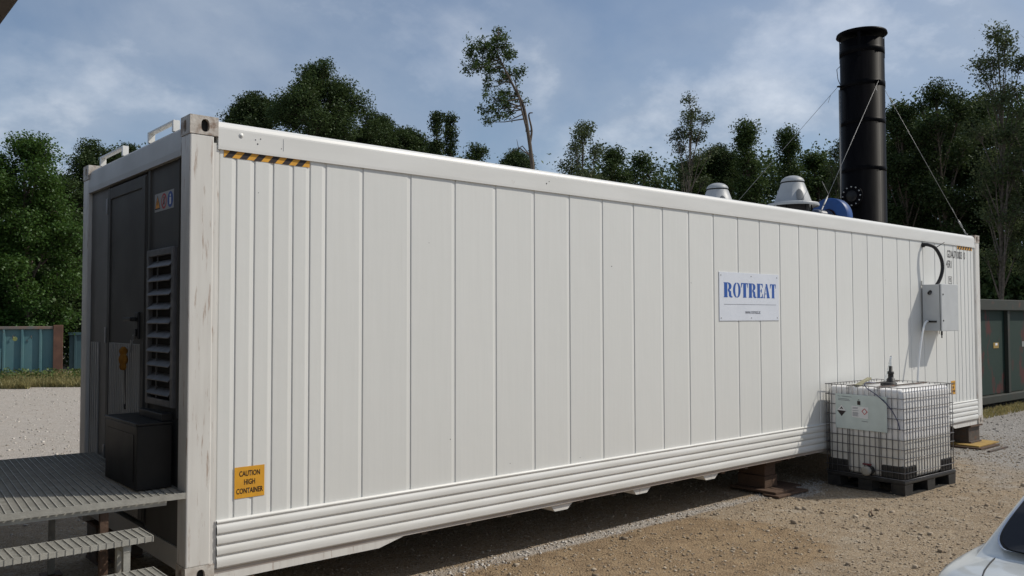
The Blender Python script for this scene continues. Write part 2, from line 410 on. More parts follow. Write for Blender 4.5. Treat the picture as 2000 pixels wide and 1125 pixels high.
# what lies where: R brown cracked mud, G pale crushed stone, B grey gravel
wob = noise2(GX, GY, 31, 1.3, 4)
mudz = mud_zone(GX, GY)
pale = np.clip(sstep(0.16, 0.04, np.abs(GY-0.10-0.06*wob))*sstep(0.2, 1.2, GX)*sstep(7.6, 6.6, GX)*(0.7+0.5*wob), 0, 1)
pale = np.maximum(pale, sstep(0.5, 0.15, np.hypot((GX-6.9)/1.3, (GY-0.05)/0.8)+0.2*wob)*0.8)
pale = np.maximum(pale, sstep(3.2, 6.0, GY+0.8*wob))
grey = np.clip(sstep(8.6, 11.5, GX+1.4*wob)+sstep(-3.2, -4.0, GY+.4*wob)*0.6, 0, 1)
ca = me.color_attributes.new('zones', 'FLOAT_COLOR', 'POINT')
ca.data.foreach_set('color', np.stack([mudz, pale, grey, np.ones_like(pale)], -1).reshape(-1))
def ground_material():
    m = bpy.data.materials.new('dirt_and_gravel'); m.use_nodes = True
    t = m.node_tree; b = t.nodes['Principled BSDF']; b.inputs['Roughness'].default_value = 0.95; b.inputs['Specular IOR Level'].default_value = 0.15
    def nn(ty, **k):
        q = t.nodes.new(ty)
        for a, v in k.items(): setattr(q, a, v)
        return q
    L = t.links.new
    at = nn('ShaderNodeVertexColor', layer_name='zones'); sp = nn('ShaderNodeSeparateColor'); L(at.outputs[0], sp.inputs[0])
    g = nn('ShaderNodeNewGeometry')
    def noise(sc, det=6, ro=.6):
        q = nn('ShaderNodeTexNoise'); q.inputs['Scale'].default_value = sc; q.inputs['Detail'].default_value = det; q.inputs['Roughness'].default_value = ro
        L(g.outputs['Position'], q.inputs['Vector']); return q.outputs[0]
    def rng_(x, a, b_, lo=0, hi=1):
        q = nn('ShaderNodeMapRange'); q.inputs[1].default_value = a; q.inputs[2].default_value = b_; q.inputs[3].default_value = lo; q.inputs[4].default_value = hi
        L(x, q.inputs[0]); return q.outputs[0]
    def mixc(f, a, b_):
        q = nn('ShaderNodeMix', data_type='RGBA'); L(f, q.inputs[0])
        for s, x in ((6, a), (7, b_)):
            if isinstance(x, tuple): q.inputs[s].default_value = (*x, 1)
            else: L(x, q.inputs[s])
        return q.outputs[2]
    big, mid_, fine = noise(0.9), noise(7), noise(26, 6, .75)
    v = nn('ShaderNodeTexVoronoi'); v.inputs['Scale'].default_value = 62; L(g.outputs['Position'], v.inputs['Vector'])
    sepv = nn('ShaderNodeSeparateColor'); L(v.outputs['Color'], sepv.inputs[0])
    grain = sepv.outputs[0]
    dirt = mixc(rng_(big, .38, .62), (0.345, 0.262, 0.172), (0.315, 0.248, 0.172))
    dirt = mixc(rng_(mid_, .40, .68), dirt, (0.39, 0.305, 0.21))
    dirt = mixc(rng_(noise(2.3, 5, .6), .50, .66, 0, .55), dirt, (0.25, 0.185, 0.12))
    dirt = mixc(rng_(noise(3.1, 5, .6), .56, .70, 0, .6), dirt, (0.42, 0.37, 0.30))
    dirt = mixc(rng_(fine, .46, .30, 0, .8), dirt, (0.19, 0.145, 0.10))
    dirt = mixc(rng_(grain, .72, 1.0, 0, .75), dirt, (0.46, 0.40, 0.32))
    dirt = mixc(rng_(grain, .18, 0.0, 0, .7), dirt, (0.13, 0.098, 0.066))
    mud = mixc(rng_(mid_, .35, .65), (0.35, 0.255, 0.155), (0.265, 0.187, 0.113))
    mud = mixc(rng_(fine, .46, .30, 0, .8), mud, (0.11, 0.075, 0.045))
    palec = mixc(rng_(grain, 0, 1), (0.35, 0.312, 0.270), (0.56, 0.515, 0.46))
    palec = mixc(rng_(mid_, .5, .75), palec, (0.40, 0.34, 0.28))
    greyc = mixc(rng_(grain, 0, 1), (0.22, 0.20, 0.18), (0.42, 0.40, 0.37))
    def edge(z, lo=.35, hi=.65):
        a = nn('ShaderNodeMath', operation='ADD'); L(z, a.inputs[0]); L(rng_(mid_, 0.2, 0.8, -.25, .25), a.inputs[1]); return rng_(a.outputs[0], lo, hi)
    c = mixc(edge(sp.outputs[2], .25, .9), dirt, greyc)
    c = mixc(edge(sp.outputs[0]), c, mud)
    c = mixc(edge(sp.outputs[1], .3, .75), c, palec)
    # dried mud cracks
    vn = nn('ShaderNodeVectorMath', operation='ADD'); nv = nn('ShaderNodeTexNoise'); nv.inputs['Scale'].default_value = 5; L(g.outputs['Position'], nv.inputs['Vector'])
    sc_ = nn('ShaderNodeVectorMath', operation='SCALE'); sc_.inputs['Scale'].default_value = 0.42; L(nv.outputs['Color'], sc_.inputs[0])
    L(g.outputs['Position'], vn.inputs[0]); L(sc_.outputs[0], vn.inputs[1])
    ve = nn('ShaderNodeTexVoronoi', feature='DISTANCE_TO_EDGE'); ve.inputs['Scale'].default_value = 7.5; L(vn.outputs[0], ve.inputs['Vector'])
    ck0 = nn('ShaderNodeMath', operation='MULTIPLY'); L(rng_(ve.outputs[0], .05, 0.005), ck0.inputs[0]); L(rng_(noise(4.3, 3, .5), .42, .62, .05, .65), ck0.inputs[1])
    crack = nn('ShaderNodeMath', operation='MULTIPLY'); L(ck0.outputs[0], crack.inputs[0]); L(edge(sp.outputs[0], .45, .8), crack.inputs[1])
    c = mixc(crack.outputs[0], c, (0.075, 0.05, 0.032))
    L(c, b.inputs['Base Color'])
    # relief: pebbles, lumps, cracks
    hsum = nn('ShaderNodeMath', operation='ADD'); L(rng_(v.outputs['Distance'], 0, .012 * 62, 1, 0), hsum.inputs[0]); L(rng_(fine, 0, 1, 0, 2.4), hsum.inputs[1])
    h2 = nn('ShaderNodeMath', operation='SUBTRACT'); L(hsum.outputs[0], h2.inputs[0]); L(crack.outputs[0], h2.inputs[1])
    bp = nn('ShaderNodeBump'); bp.inputs['Strength'].default_value = 0.9; bp.inputs['Distance'].default_value = 0.012
    L(h2.outputs[0], bp.inputs['Height']); L(bp.outputs[0], b.inputs['Normal'])
    return m
ground_mat = ground_material()
me.materials.append(ground_mat)
ground = bpy.data.objects.new('ground', me); COL.objects.link(ground); structure(ground)

def stones(name, n, xr, yr, smin, smax, material, seed, label, keep=None):
    r = np.random.default_rng(seed)
    P = np.stack([r.uniform(*xr, n), r.uniform(*yr, n)], -1)
    if keep is not None: P = P[keep(P[:, 0], P[:, 1], r)]
    n = len(P)
    s = smin+(smax-smin)*r.random(n)**5
    cube = np.array([(x, y, z) for x in (-1, 1) for y in (-1, 1) for z in (-1, 1)], float)*.5
    V = cube[None]*(1+r.uniform(-.38, .38, (n, 8, 3)))
    V *= np.stack([r.uniform(.7, 1.3, n), r.uniform(.7, 1.3, n), r.uniform(.45, .9, n)], -1)[:, None]*s[:, None, None]
    a = r.uniform(0, 6.28, n); ca_, sa = np.cos(a)[:, None], np.sin(a)[:, None]
    X = V[..., 0]*ca_-V[..., 1]*sa; Y = V[..., 0]*sa+V[..., 1]*ca_
    V = np.stack([X, Y, V[..., 2]], -1)
    V[..., 0] += P[:, :1]; V[..., 1] += P[:, 1:]; V[..., 2] += (GROUND+ground_height(P[:, 0], P[:, 1])+s*.16)[:, None]
    F = np.array([(0, 1, 3, 2), (4, 6, 7, 5), (0, 4, 5, 1), (2, 3, 7, 6), (0, 2, 6, 4), (1, 5, 7, 3)])
    F = (F[None]+8*np.arange(n)[:, None, None]).reshape(-1, 4)
    o = fast_mesh(name, V.reshape(-1, 3), F, material)
    o['label'] = label; o['category'] = 'gravel'; o['kind'] = 'stuff'
    return o
def fast_mesh(name, V, F, material, parent=None, smooth=False):
    me = bpy.data.meshes.new(name); k = F.shape[1]
    me.vertices.add(len(V)); me.vertices.foreach_set('co', np.ascontiguousarray(V, dtype=np.float32).reshape(-1))
    me.loops.add(F.size); me.loops.foreach_set('vertex_index', np.ascontiguousarray(F, dtype=np.int32).reshape(-1))
    me.polygons.add(len(F)); me.polygons.foreach_set('loop_start', np.arange(0, F.size, k, dtype=np.int32)); me.polygons.foreach_set('loop_total', np.full(len(F), k, dtype=np.int32))
    me.materials.append(material); me.update(); me.validate()
    if smooth: me.polygons.foreach_set('use_smooth', np.ones(len(F), bool))
    o = bpy.data.objects.new(name, me); COL.objects.link(o)
    if parent: o.parent = parent
    return o
def stone_mat(name, a, b):
    m = bpy.data.materials.new(name); m.use_nodes = True
    t = m.node_tree; bs = t.nodes['Principled BSDF']; bs.inputs['Roughness'].default_value = 0.9; bs.inputs['Specular IOR Level'].default_value = 0.2
    g = t.nodes.new('ShaderNodeNewGeometry'); x = t.nodes.new('ShaderNodeMix'); x.data_type = 'RGBA'
    x.inputs[6].default_value = (*a, 1); x.inputs[7].default_value = (*b, 1)
    t.links.new(g.outputs['Random Per Island'], x.inputs[0]); t.links.new(x.outputs[2], bs.inputs['Base Color'])
    return m
stone_tan = stone_mat('tan_stone', (0.22, 0.17, 0.12), (0.43, 0.36, 0.275))
stone_pale = stone_mat('pale_stone', (0.32, 0.29, 0.25), (0.62, 0.58, 0.53))
stones('dirt_stones', 40000, (1.0, 13.5), (-4.2, 1.2), 0.004, 0.019, stone_tan, 5, 'loose tan stones strewn over the brown dirt yard')
stones('loose_pebbles', 420, (1.5, 9.5), (-3.2, 0.1), 0.014, 0.050, stone_tan, 15, 'scattered larger pebbles lying on the brown dirt')
stones('crushed_stone', 16000, (0.6, 7.6), (-0.25, 0.9), 0.004, 0.020, stone_pale, 6, 'pale crushed stone along the foot of the white container',
       keep=lambda x, y, r: (np.abs(y-0.10-0.06*noise2(x, y, 31, 1.3, 4)) < 0.02+0.12*r.random(len(x))) | (np.hypot((x-6.9)/.7, (y-.05)/.35) < r.random(len(x))))
stones('yard_gravel', 12000, (-3.5, 6.5), (2.6, 25), 0.008, 0.035, stone_pale, 8, 'pale grey gravel covering the yard beside the platform')
stones('far_gravel', 9000, (9.5, 19.5), (-3.5, 3.0), 0.006, 0.032, stone_mat('grey_stone', (0.20, 0.18, 0.155), (0.46, 0.43, 0.39)), 9, 'grey gravel round the far end of the white container',
       keep=lambda x, y, r: r.random(len(x)) < sstep(9.0, 12.5, x))

# ------------------------------------------------------------------ the white refrigerated container
L_, W_, H_ = 12.192, 2.438, 2.896
cont = thing('shipping_container', 'long white high-cube container with ribbed side raised on blocks', 'container')
PY = 0.014                                     # outer face of the side panels
# side panels: every bay between two grooves is one sheet
narrow0 = [0.187, 0.300, 0.422, 0.551, 0.692, 0.815, 0.936, 1.228]
wide = [1.635, 2.045, 2.455, 2.872, 3.285, 3.702, 4.124, 4.545, 4.952, 5.360, 5.790, 6.195, 6.595, 6.995, 7.415, 7.825, 8.235, 8.625, 9.040, 9.455, 9.830, 10.235, 10.620]
narrow1 = [L_-v for v in reversed(narrow0)]
cuts = narrow0+wide+narrow1
PZ0, PZ1 = 0.372, 2.715
pc = {}
for a, b in zip(cuts[:-1], cuts[1:]):
    wd = round(b-a, 3)
    if wd not in pc:
        d = 0.0065; g1 = 0.030 if wd < 0.35 else 0.034
        prof = [(0.0, PY+d), (0.003, PY+d), (0.006, PY+0.001), (0.010, PY), (wd-g1, PY), (wd-g1+0.010, PY+0.002), (wd-0.006, PY+d-0.002), (wd, PY+d)]
        vs = [(x, y, z) for z in (PZ0, PZ1) for x, y in prof]
        n = len(prof)
        fs = [(i, i+1, i+1+n, i+n) for i in range(n-1)]
        o = mesh_obj('side_panel', vs, fs, white, cont)
        pc[wd] = o
    else:
        o = link_copy(pc[wd], cont)
    o.location.x = a
# top side rail with a rounded upper edge
def rail_profile():
    p = [(0.03, 2.70), (0.0, 2.70), (-0.001, 2.72), (-0.001, 2.83)]
    for i in range(1, 9):
        a = PI/2*i/8; p.append((-0.001+0.055*(1-math.cos(a)), 2.83+0.055*math.sin(a)))
    return p+[(0.13, 2.885), (0.13, 2.70)]
mb = MB(); pr = rail_profile(); n = len(pr)
mb.add([(x, y, z) for x in (0.176, L_-0.176) for y, z in pr], [(i, (i+1) % n, (i+1) % n+n, i+n) for i in range(n)]+[tuple(range(n)), tuple(range(n, 2*n))], False)
tr = mb.build('top_rail', white_rail, cont)
mb = MB()
for (x, z, rr) in ((0.325, 2.805, .014),):
    mb.lathe([(0, -.006), (rr*.5, -.006), (rr*.6, -.002), (rr, -.004), (rr*1.15, 0)], (x, -0.001, z), 14, 'y')
mb.build('rivet', white_rail, tr)
for (x, z, rr) in ((0.42, 2.79, .004), (0.435, 2.765, .005), (0.455, 2.80, .004), (0.60, 2.755, .003), (3.0, 2.77, .006), (3.03, 2.79, .004)):
    MB().lathe([(0, -.0016), (rr, -.0016), (rr, -.001)], (x, -0.001, z), 10, 'y').build('paint_chip', print_black, tr)
MB().box((0.612, -0.0022, 2.74), (0.6145, -0.0010, 2.82)).build('seam', sign_grey, tr)
# the ribbed skirt above the floor
prof = []
z = 0.082; prof += [(0.02, z), (-0.004, z), (-0.006, 0.095)]
for k in range(4):
    z0 = 0.100+k*0.066
    prof += [(-0.006, z0), (-0.007, z0+0.006), (-0.007, z0+0.026), (-0.0055, z0+0.036), (-0.001, z0+0.046), (0.0025, z0+0.052), (0.003, z0+0.057), (-0.002, z0+0.062)]
prof += [(-0.004, 0.364), (-0.004, 0.374), (0.016, 0.379)]
n = len(prof)
MB().add([(x, y, z) for x in (0.190, L_-0.190) for y, z in prof], [(i, i+1, i+1+n, i+n) for i in range(n-1)], True).build('skirt', mat('skirt_paint', (0.72, 0.715, 0.685), 0.38, col2=(0.64, 0.63, 0.59), vscale=2.2, vstretch=(1, 3, 6), spot=(0.47, 0.42, 0.35), spot_at=(0.64, 0.82), spot_scale=7, spot_stretch=(1, 1, 1.5)), cont)
MB().box((0.180, 0.006, 0.085), (0.1885, 0.03, 0.376)).build('skirt_end', white_rub, cont)
MB().box((L_-0.1885, 0.006, 0.085), (L_-0.180, 0.03, 0.376)).build('skirt_end', white_rub, cont)
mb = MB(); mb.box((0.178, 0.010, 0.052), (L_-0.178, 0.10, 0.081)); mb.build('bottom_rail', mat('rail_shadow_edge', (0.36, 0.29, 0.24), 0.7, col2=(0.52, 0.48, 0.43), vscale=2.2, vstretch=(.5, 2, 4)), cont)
# tunnel side plate at the near end
MB().prism([(0.178, 0.051), (0.178, 0.0), (1.37, 0.0), (1.58, 0.051)], 'y', 0.012, 0.03).build('tunnel_plate', white_rub, cont)
MB().prism([(L_-0.178, 0.051), (L_-0.178, 0.0), (L_-1.0, 0.0), (L_-1.12, 0.051)], 'y', 0.012, 0.03).build('tunnel_plate', white_rub, cont)
# floor beams seen under the rail
xb = [3.06, 4.10, 5.16, 7.6, 8.7, 9.8]
for i, x in enumerate(xb):
    if i == 0:
        first = MB().prism([(0.0, 0.052), (0.05, -0.005), (0.20, -0.005), (0.27, 0.052)], 'y', 0.03, 2.40).build('floor_beam', white_rub, cont)
        first.location.x = x
    else: link_copy(first, cont, (x, 0, 0))
MB().box((0.16, 0.031, 0.082), (L_-0.16, W_-0.031, 0.11)).build('floor', white_rub, cont)
mb = MB()
for x in np.arange(1.8, 11.8, 0.42):
    if min(abs(x-q-.13) for q in xb) > .25: mb.box((x, 0.101, 0.005), (x+0.05, W_-0.101, 0.0815))
mb.build('cross_member', steel_dark, cont)
# far side and roof
MB().box((0.16, W_-0.035, 0.06), (L_-0.16, W_-0.012, 2.80)).build('far_side_wall', white, cont)
mb = MB()
for i in range(29): pass
mb.box((0.10, 0.13, 2.845), (L_-0.10, W_-0.13, 2.868)); mb.build('roof', white_rail, cont)
mb = MB(); mb.box((0.176, W_-0.13, 2.70), (L_-0.176, W_, 2.886), 0.02); mb.build('top_rail', white_rail, cont)
mb = MB(); mb.box((0.176, W_-0.10, 0.02), (L_-0.176, W_, 0.12)); mb.build('bottom_rail', white_rub, cont)
# corner posts
def post(x0, sx, y0, sy, m):
    mb = MB()
    mb.box((x0, y0, 0.118), (x0+sx*0.150, y0+sy*0.155, H_-0.118), 0.008)
    mb.box((x0+sx*0.148, y0+sy*0.004, 0.10), (x0+sx*0.166, y0+sy*0.06, H_-0.16))
    mb.box((x0+sx*0.164, y0+sy*0.011, 0.10), (x0+sx*0.187, y0+sy*0.06, H_-0.17))
    return mb.build('corner_post', m, cont)
post(0, 1, 0, 1, white_rub); post(L_, -1, 0, 1, white_rub); post(0, 1, W_, -1, white_rub); post(L_, -1, W_, -1, white_rub)
# corner castings with their lifting slots
def plate_hole(mb, O, U, V, Nn, wd, ht, c, rx, ry, depth=0.028, n=20, sq=2.6):
    """rectangular plate from O spanned by U,V with a rounded slot; slot walls go inwards along Nn"""
    O, U, V, Nn = map(Vector, (O, U, V, Nn))
    ell, rec, inn = [], [], []
    for i in range(n):
        a = 2*PI*i/n; ca_, sa = math.cos(a), math.sin(a)
        k = (abs(ca_)**sq+abs(sa)**sq)**(-1/sq)
        p = Vector((c[0]+rx*ca_*k, c[1]+ry*sa*k))
        t = min((wd-c[0])/ca_ if ca_ > 1e-6 else (c[0]/-ca_ if ca_ < -1e-6 else 9), (ht-c[1])/sa if sa > 1e-6 else (c[1]/-sa if sa < -1e-6 else 9))
        ell.append(p); rec.append(Vector((c[0]+ca_*t, c[1]+sa*t)))
    corners = [(0, 0), (wd, 0), (wd, ht), (0, ht)]
    for q in corners:                                       # snap the nearest border point to each corner
        j = min(range(n), key=lambda i: (rec[i]-Vector(q)).length); rec[j] = Vector(q)
    W = lambda p, d=0: O+U*p.x+V*p.y+Nn*d
    vs = [W(p) for p in rec]+[W(p) for p in ell]+[W(p, depth) for p in ell]
    fs = []
    for i in range(n):
        j = (i+1) % n
        fs += [(i, j, n+j, n+i), (n+i, n+j, 2*n+j, 2*n+i)]
    mb.add(vs, fs)
def casting(x0, sx, y0, sy, z0, through=True):
    ex, ey, ez = 0.178, 0.162, 0.118
    mb = MB()
    X, Y, Z = Vector((sx, 0, 0)), Vector((0, sy, 0)), Vector((0, 0, 1))
    O = Vector((x0-sx*0.003, y0-sy*0.003, z0))
    plate_hole(mb, O, X, Z, Y, ex, ez, (0.095, 0.058), 0.026, 0.040)
    plate_hole(mb, O, Y, Z, X, ey, ez, (0.088, 0.055), 0.024, 0.040)
    zt = ez if z0 > 1 else 0.0
    plate_hole(mb, O+Z*zt, X, Y, Z*(-1 if z0 > 1 else 1), ex, ey, (0.09, 0.082), 0.055, 0.03)
    zb = 0.0 if z0 > 1 else ez
    mb.poly([O+Z*zb, O+X*ex+Z*zb, O+X*ex+Y*ey+Z*zb, O+Y*ey+Z*zb])
    mb.poly([O+X*ex, O+X*ex+Y*ey, O+X*ex+Y*ey+Z*ez, O+X*ex+Z*ez])
    mb.poly([O+Y*ey, O+X*ex+Y*ey, O+X*ex+Y*ey+Z*ez, O+Y*ey+Z*ez])
    c = mb.build('corner_casting', casting_m, cont, fix=False)
    i = MB()
    b0 = O+X*0.03+Y*0.03+Z*0.012; b1 = O+X*0.15+Y*0.14+Z*(ez-.012)
    i.box(b0, b1); i.build('slot_shadow', dark_void, c)
for (x0, sx) in ((0, 1), (L_, -1)):
    for (y0, sy) in ((0, 1), (W_, -1)):
        for z0 in (0.0, H_-0.118): casting(x0, sx, y0, sy, z0)
# near end wall: header, frame, door, filler panels
ex = 0.030
mb = MB(); mb.prism([(0.0, 2.66), (0.0, 2.70), (0.012, 2.83), (0.03, 2.85), (0.10, 2.85), (0.10, 2.66)], 'y', 0.16, W_-0.16)
# prism along y: poly is (x,z)
mb.build('end_header', end_frame, cont)
MB().box((0.02, 0.16, 0.06), (0.10, W_-0.16, 0.20)).build('end_sill', end_frame, cont)
MB().box((ex, 0.155, 0.20), (0.07, 0.845, 2.66)).build('end_panel', end_shade_paint, cont)
MB().box((ex, 1.80, 0.20), (0.07, W_-0.155, 2.66)).build('end_panel', mat('side_strip_paint', (0.19, 0.187, 0.178), 0.55, var=.15, spec=.25), cont)
mb = MB()
for y in (2.02, 2.08, 2.14, 2.20): mb.box((ex-0.010, y, 0.20), (ex, y+0.02, 1.45))
mb.build('end_panel_rib', end_frame, cont)
mb = MB(); mb.box((ex-0.012, 0.235, 1.0), (ex, 0.25, 2.655)); mb.box((ex-0.012, 0.80, 1.0), (ex, 0.838, 2.655)); mb.build('panel_trim', end_shade_paint, cont)
door = empty('door'); door.parent = cont
d0, d1 = 0.872, 1.762
MB().box((ex-0.012, d0, 0.24), (0.06, d1, 2.64), 0.006).build('door_leaf', end_shade_paint, door)
mb = MB()                                      # raised border of the leaf
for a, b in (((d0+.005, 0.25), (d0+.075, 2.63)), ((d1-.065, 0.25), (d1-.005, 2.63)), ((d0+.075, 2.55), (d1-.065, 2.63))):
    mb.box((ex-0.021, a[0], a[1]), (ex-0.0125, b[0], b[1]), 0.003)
mb.build('door_border', end_shade_paint, door)
MB().box((ex-0.0155, d0+.08, 0.252), (ex-0.0123, d1-.07, 1.455)).build('kick_panel', mat('kick_panel_paint', (0.40, 0.395, 0.375), 0.5, var=.15), door)
for i, y in enumerate(np.linspace(d0+.10, d1-.10, 17)):
    if i == 0:
        rb = MB().box((ex-0.020, 0, 0.25), (ex-0.0156, 0.016, 1.45), 0.0015).build('door_rib', mat('kick_panel_paint', (0.20, 0.197, 0.188), 0.5, var=.15), door); rb.location.y = y
    else: link_copy(rb, door, (0, y, 0))
MB().box((ex-0.004, d0-0.024, 0.22), (ex+0.02, d0-0.004, 2.65)).build('door_gasket', rubber, door)
for i, z in enumerate((2.44, 1.45, 0.55)):
    if i == 0:
        hg = MB().box((ex-0.028, d1-.004, 0), (ex-0.002, d1+.028, 0.12), 0.004).build('hinge', alu, door); hg.location.z = z
    else: link_copy(hg, door, (0, 0, z))
mb = MB(); mb.box((ex-0.040, 0.935, 1.49), (ex-0.0215, 1.015, 1.68), 0.008)
mb.box((ex-0.075, 0.955, 1.615), (ex-0.041, 0.99, 1.645), 0.006); mb.box((ex-0.085, 0.96, 1.617), (ex-0.066, 1.13, 1.643), 0.006)
mb.box((ex-0.05, 0.955, 1.51), (ex-0.0405, 0.995, 1.56), 0.004)
mb.build('door_handle', rubber, door)
# ventilation louvre beside the door
lv = empty('louvre'); lv.parent = cont
ly0, ly1, lz0, lz1 = 0.262, 0.785, 1.065, 2.095
mb = MB(); fx = ex-0.034
for a, b in (((ly0, lz0), (ly0+.045, lz1)), ((ly1-.045, lz0), (ly1, lz1)), ((ly0+.045, lz1-.045), (ly1-.045, lz1)), ((ly0+.045, lz0), (ly1-.045, lz0+.045))):
    mb.box((fx, a[0], a[1]), (ex-0.001, b[0], b[1]), 0.004)
mb.build('louvre_frame', louvre_m, lv)
MB().box((ex-0.004, ly0+.045, lz0+.045), (ex-0.001, ly1-.045, lz1-.045)).build('louvre_back', dark_void, lv)
sl_n = 10
for i in range(sl_n):
    z = lz0+.075+i*(lz1-lz0-.10)/sl_n
    if i == 0:
        st = MB().prism([(fx-0.012, 0.0), (fx-0.010, -0.006), (ex-0.005, 0.036), (ex-0.005, 0.042)], 'y', ly0+.045, ly1-.045).build('slat', louvre_m, lv); st.location.z = z
    else: link_copy(st, lv, (0, 0, z))
MB().box((fx+.012, 0.60, lz0+.045), (fx+.020, 0.607, lz1-.045)).build('louvre_rod', louvre_m, lv)
# two box frames on the roof edge of the near end
def lift_loop(y0, y1):
    mb = MB(); t = 0.014
    for x in (0.02, 0.135):
        pass
    mb.box((0.02, y0, 2.852), (0.062, y0+t*2, 2.927)); mb.box((0.02, y1-t*2, 2.852), (0.062, y1, 2.927))
    mb.box((0.02, y0+t*2, 2.915), (0.062, y1-t*2, 2.927))
    return mb.build('roof_loop', white_rail, cont)
lift_loop(0.36, 0.875); lift_loop(1.44, 2.045)
# far end: door frame with lock rods
mb = MB(); mb.box((L_-0.05, 0.16, 0.06), (L_-0.02, W_-0.16, 2.85)); mb.build('far_end_wall', white, cont)
for i, y in enumerate((0.5, 0.95, 1.5, 1.95)):
    if i == 0:
        lr = MB().tube([(L_+0.015, 0, 0.12), (L_+0.015, 0, 2.8)], 0.016, 8).build('lock_rod', galv, cont); lr.location.y = y
    else: link_copy(lr, cont, (0, y, 0))
mb = MB()
for z in np.arange(0.25, 2.8, 0.32): mb.box((L_+0.0005, 0.012, z), (L_+0.006, 0.06, z+0.07))
mb.build('red_reflector', red_print, cont)
# hazard tape, one strip at each end under the rail
def tape(x0, x1, z0, z1, nst):
    o = MB().box((x0, PY-0.0022, z0), (x1, PY-0.0006, z1)).build('hazard_tape', yellow, cont)
    o['label'] = 'yellow and black striped hazard tape'
    mb = MB(); p = (x1-x0)/(nst+0.12); h = z1-z0; sl_ = h*0.85
    for k in range(nst):
        a = x0+p*k+0.004
        q = [(a, z0), (a+p*.5, z0), (min(a+p*.5+sl_, x1), z1), (min(a+sl_, x1), z1)]
        mb.poly([(x, PY-0.0030, z) for x, z in q])
    mb.build('black_stripe', print_black, o)
tape(0.217, 0.812, 2.656, 2.711, 6); tape(11.40, 11.94, 2.648, 2.700, 6)
# painted container number
for txt, x, z, s, xs_ in (('GDAU', 11.17, 2.555, 0.115, 0.62), ('710003', 11.44, 2.553, 0.115, 0.58), ('0', 11.655, 2.553, 0.115, 0.62), ('45R1', 11.105, 2.405, 0.115, 0.62)):
    text_polys(txt, s*1.35, 'container_number', print_black, cont, (x, PY-0.0012, z), (1, 0, 0), (0, 0, 1), xscale=xs_)
mb = MB()
for a, b in (((11.07, 2.12), (11.185, 2.128)), ((11.07, 2.222), (11.185, 2.23)), ((11.07, 2.128), (11.078, 2.222)), ((11.177, 2.128), (11.185, 2.222))): mb.box((a[0], PY-.0014, a[1]), (b[0], PY-.0006, b[1]))
fb = mb.build('stencil_box', print_black, cont)
text_polys('PS', 0.085, 'stencil_mark', print_black, fb, (11.1275, PY-0.0012, 2.175), (1, 0, 0), (0, 0, 1), xscale=.7)
text_polys('MGW 032501', 0.062, 'small_marking', sign_grey, cont, (11.15, PY-0.0012, 1.555), (1, 0, 0), (0, 0, 1), xscale=.75)
# dents and pinholes
mb = MB()
for x, z, r_ in ((3.82, 2.10, .008), (4.98, 1.98, .006), (2.0, 0.71, .006), (2.6, 0.46, .005), (3.4, 0.42, .005), (9.1, 2.12, .008), (9.11, 2.07, .005), (0.45, 2.45, .004), (1.8, 2.2, .004)):
    mb.lathe([(0, -.0012), (r_*.6, -.0012), (r_*.6, -.0006)], (x, PY, z), 9, 'y')
mb.build('pinhole', print_black, cont)

# ------------------------------------------------------------------ signs on the container
sg = thing('company_sign', 'white sign with blue stencil letters screwed to the container side', 'sign', (5.44, PY-0.0005, 1.60))
MB().box((0, -0.006, 0), (1.113, -0.0003, 0.508), 0.001).build('board', sign_white, sg)
def halfring(cx, cy, rx, ry, ix, iy, side, n=14):
    """half an O: side +1 right, -1 left"""
    o = [(cx+side*rx*math.cos(a), cy+ry*math.sin(a)) for a in np.linspace(-PI/2, PI/2, n)]
    i = [(cx+side*ix*math.cos(a), cy+iy*math.sin(a)) for a in np.linspace(PI/2, -PI/2, n)]
    return o, i
def letter(ch):
    """list of strips: each a pair of point rows or one polygon"""
    stem = lambda a, b: [[(a, 0), (b, 0), (b, .035), (b-.05, .06), (b-.05, .94), (b, .965), (b, 1), (a, 1), (a, .965), (a+.06, .94), (a+.06, .06), (a, .035)]]
    ring = lambda *q: list(halfring(*q))
    if ch == 'R':
        o, i = halfring(.47, .74, .41, .26, .10, .19, 1)
        return stem(0, .46), [(o, i[::-1])], [[(.47, .48), (.62, .50), (.82, .40), (.86, .12), (.93, .05), (1, .07), (1, .02), (.88, -.015), (.72, 0), (.58, .09), (.57, .36), (.47, .42)]]
    if ch == 'O':
        a, b = halfring(.46, .5, .46, .515, .17, .44, -1); c, d = halfring(.54, .5, .46, .515, .17, .44, 1)
        return [], [(a, b[::-1]), (c, d[::-1])], []
    if ch == 'T':
        return stem(.26, .78), [], [[(0, 1), (.27, 1), (.27, .94), (.15, .90), (.06, .68), (0, .68)], [(1, 1), (.76, 1), (.76, .94), (.88, .90), (.95, .68), (1, .68)]]
    if ch == 'E':
        return stem(0, .56), [], [[(.58, 1), (.98, 1), (1, .72), (.94, .72), (.84, .90), (.58, .945)], [(.58, 0), (1, 0), (1, .30), (.94, .30), (.84, .10), (.58, .055)],
                                  [(.58, .53), (.70, .56), (.76, .66), (.82, .66), (.82, .34), (.76, .34), (.70, .45), (.58, .475)]]
    if ch == 'A':
        return [], [], [[(.36, 1), (.60, 1), (.95, .06), (1, .04), (1, 0), (.50, 0), (.50, .04), (.56, .06)], [(0, 0), (.27, 0), (.27, .04), (.19, .06), (.38, .74), (.33, .84), (.07, .06), (0, .04)], [(.27, .27), (.46, .27), (.44, .33), (.29, .33)]]
sw, sh = 1.113, 0.508
spans = [('R', 270, 405), ('O', 411, 527), ('T', 534, 641), ('R', 651, 777), ('E', 785, 880), ('A', 888, 996), ('T', 1000, 1096)]
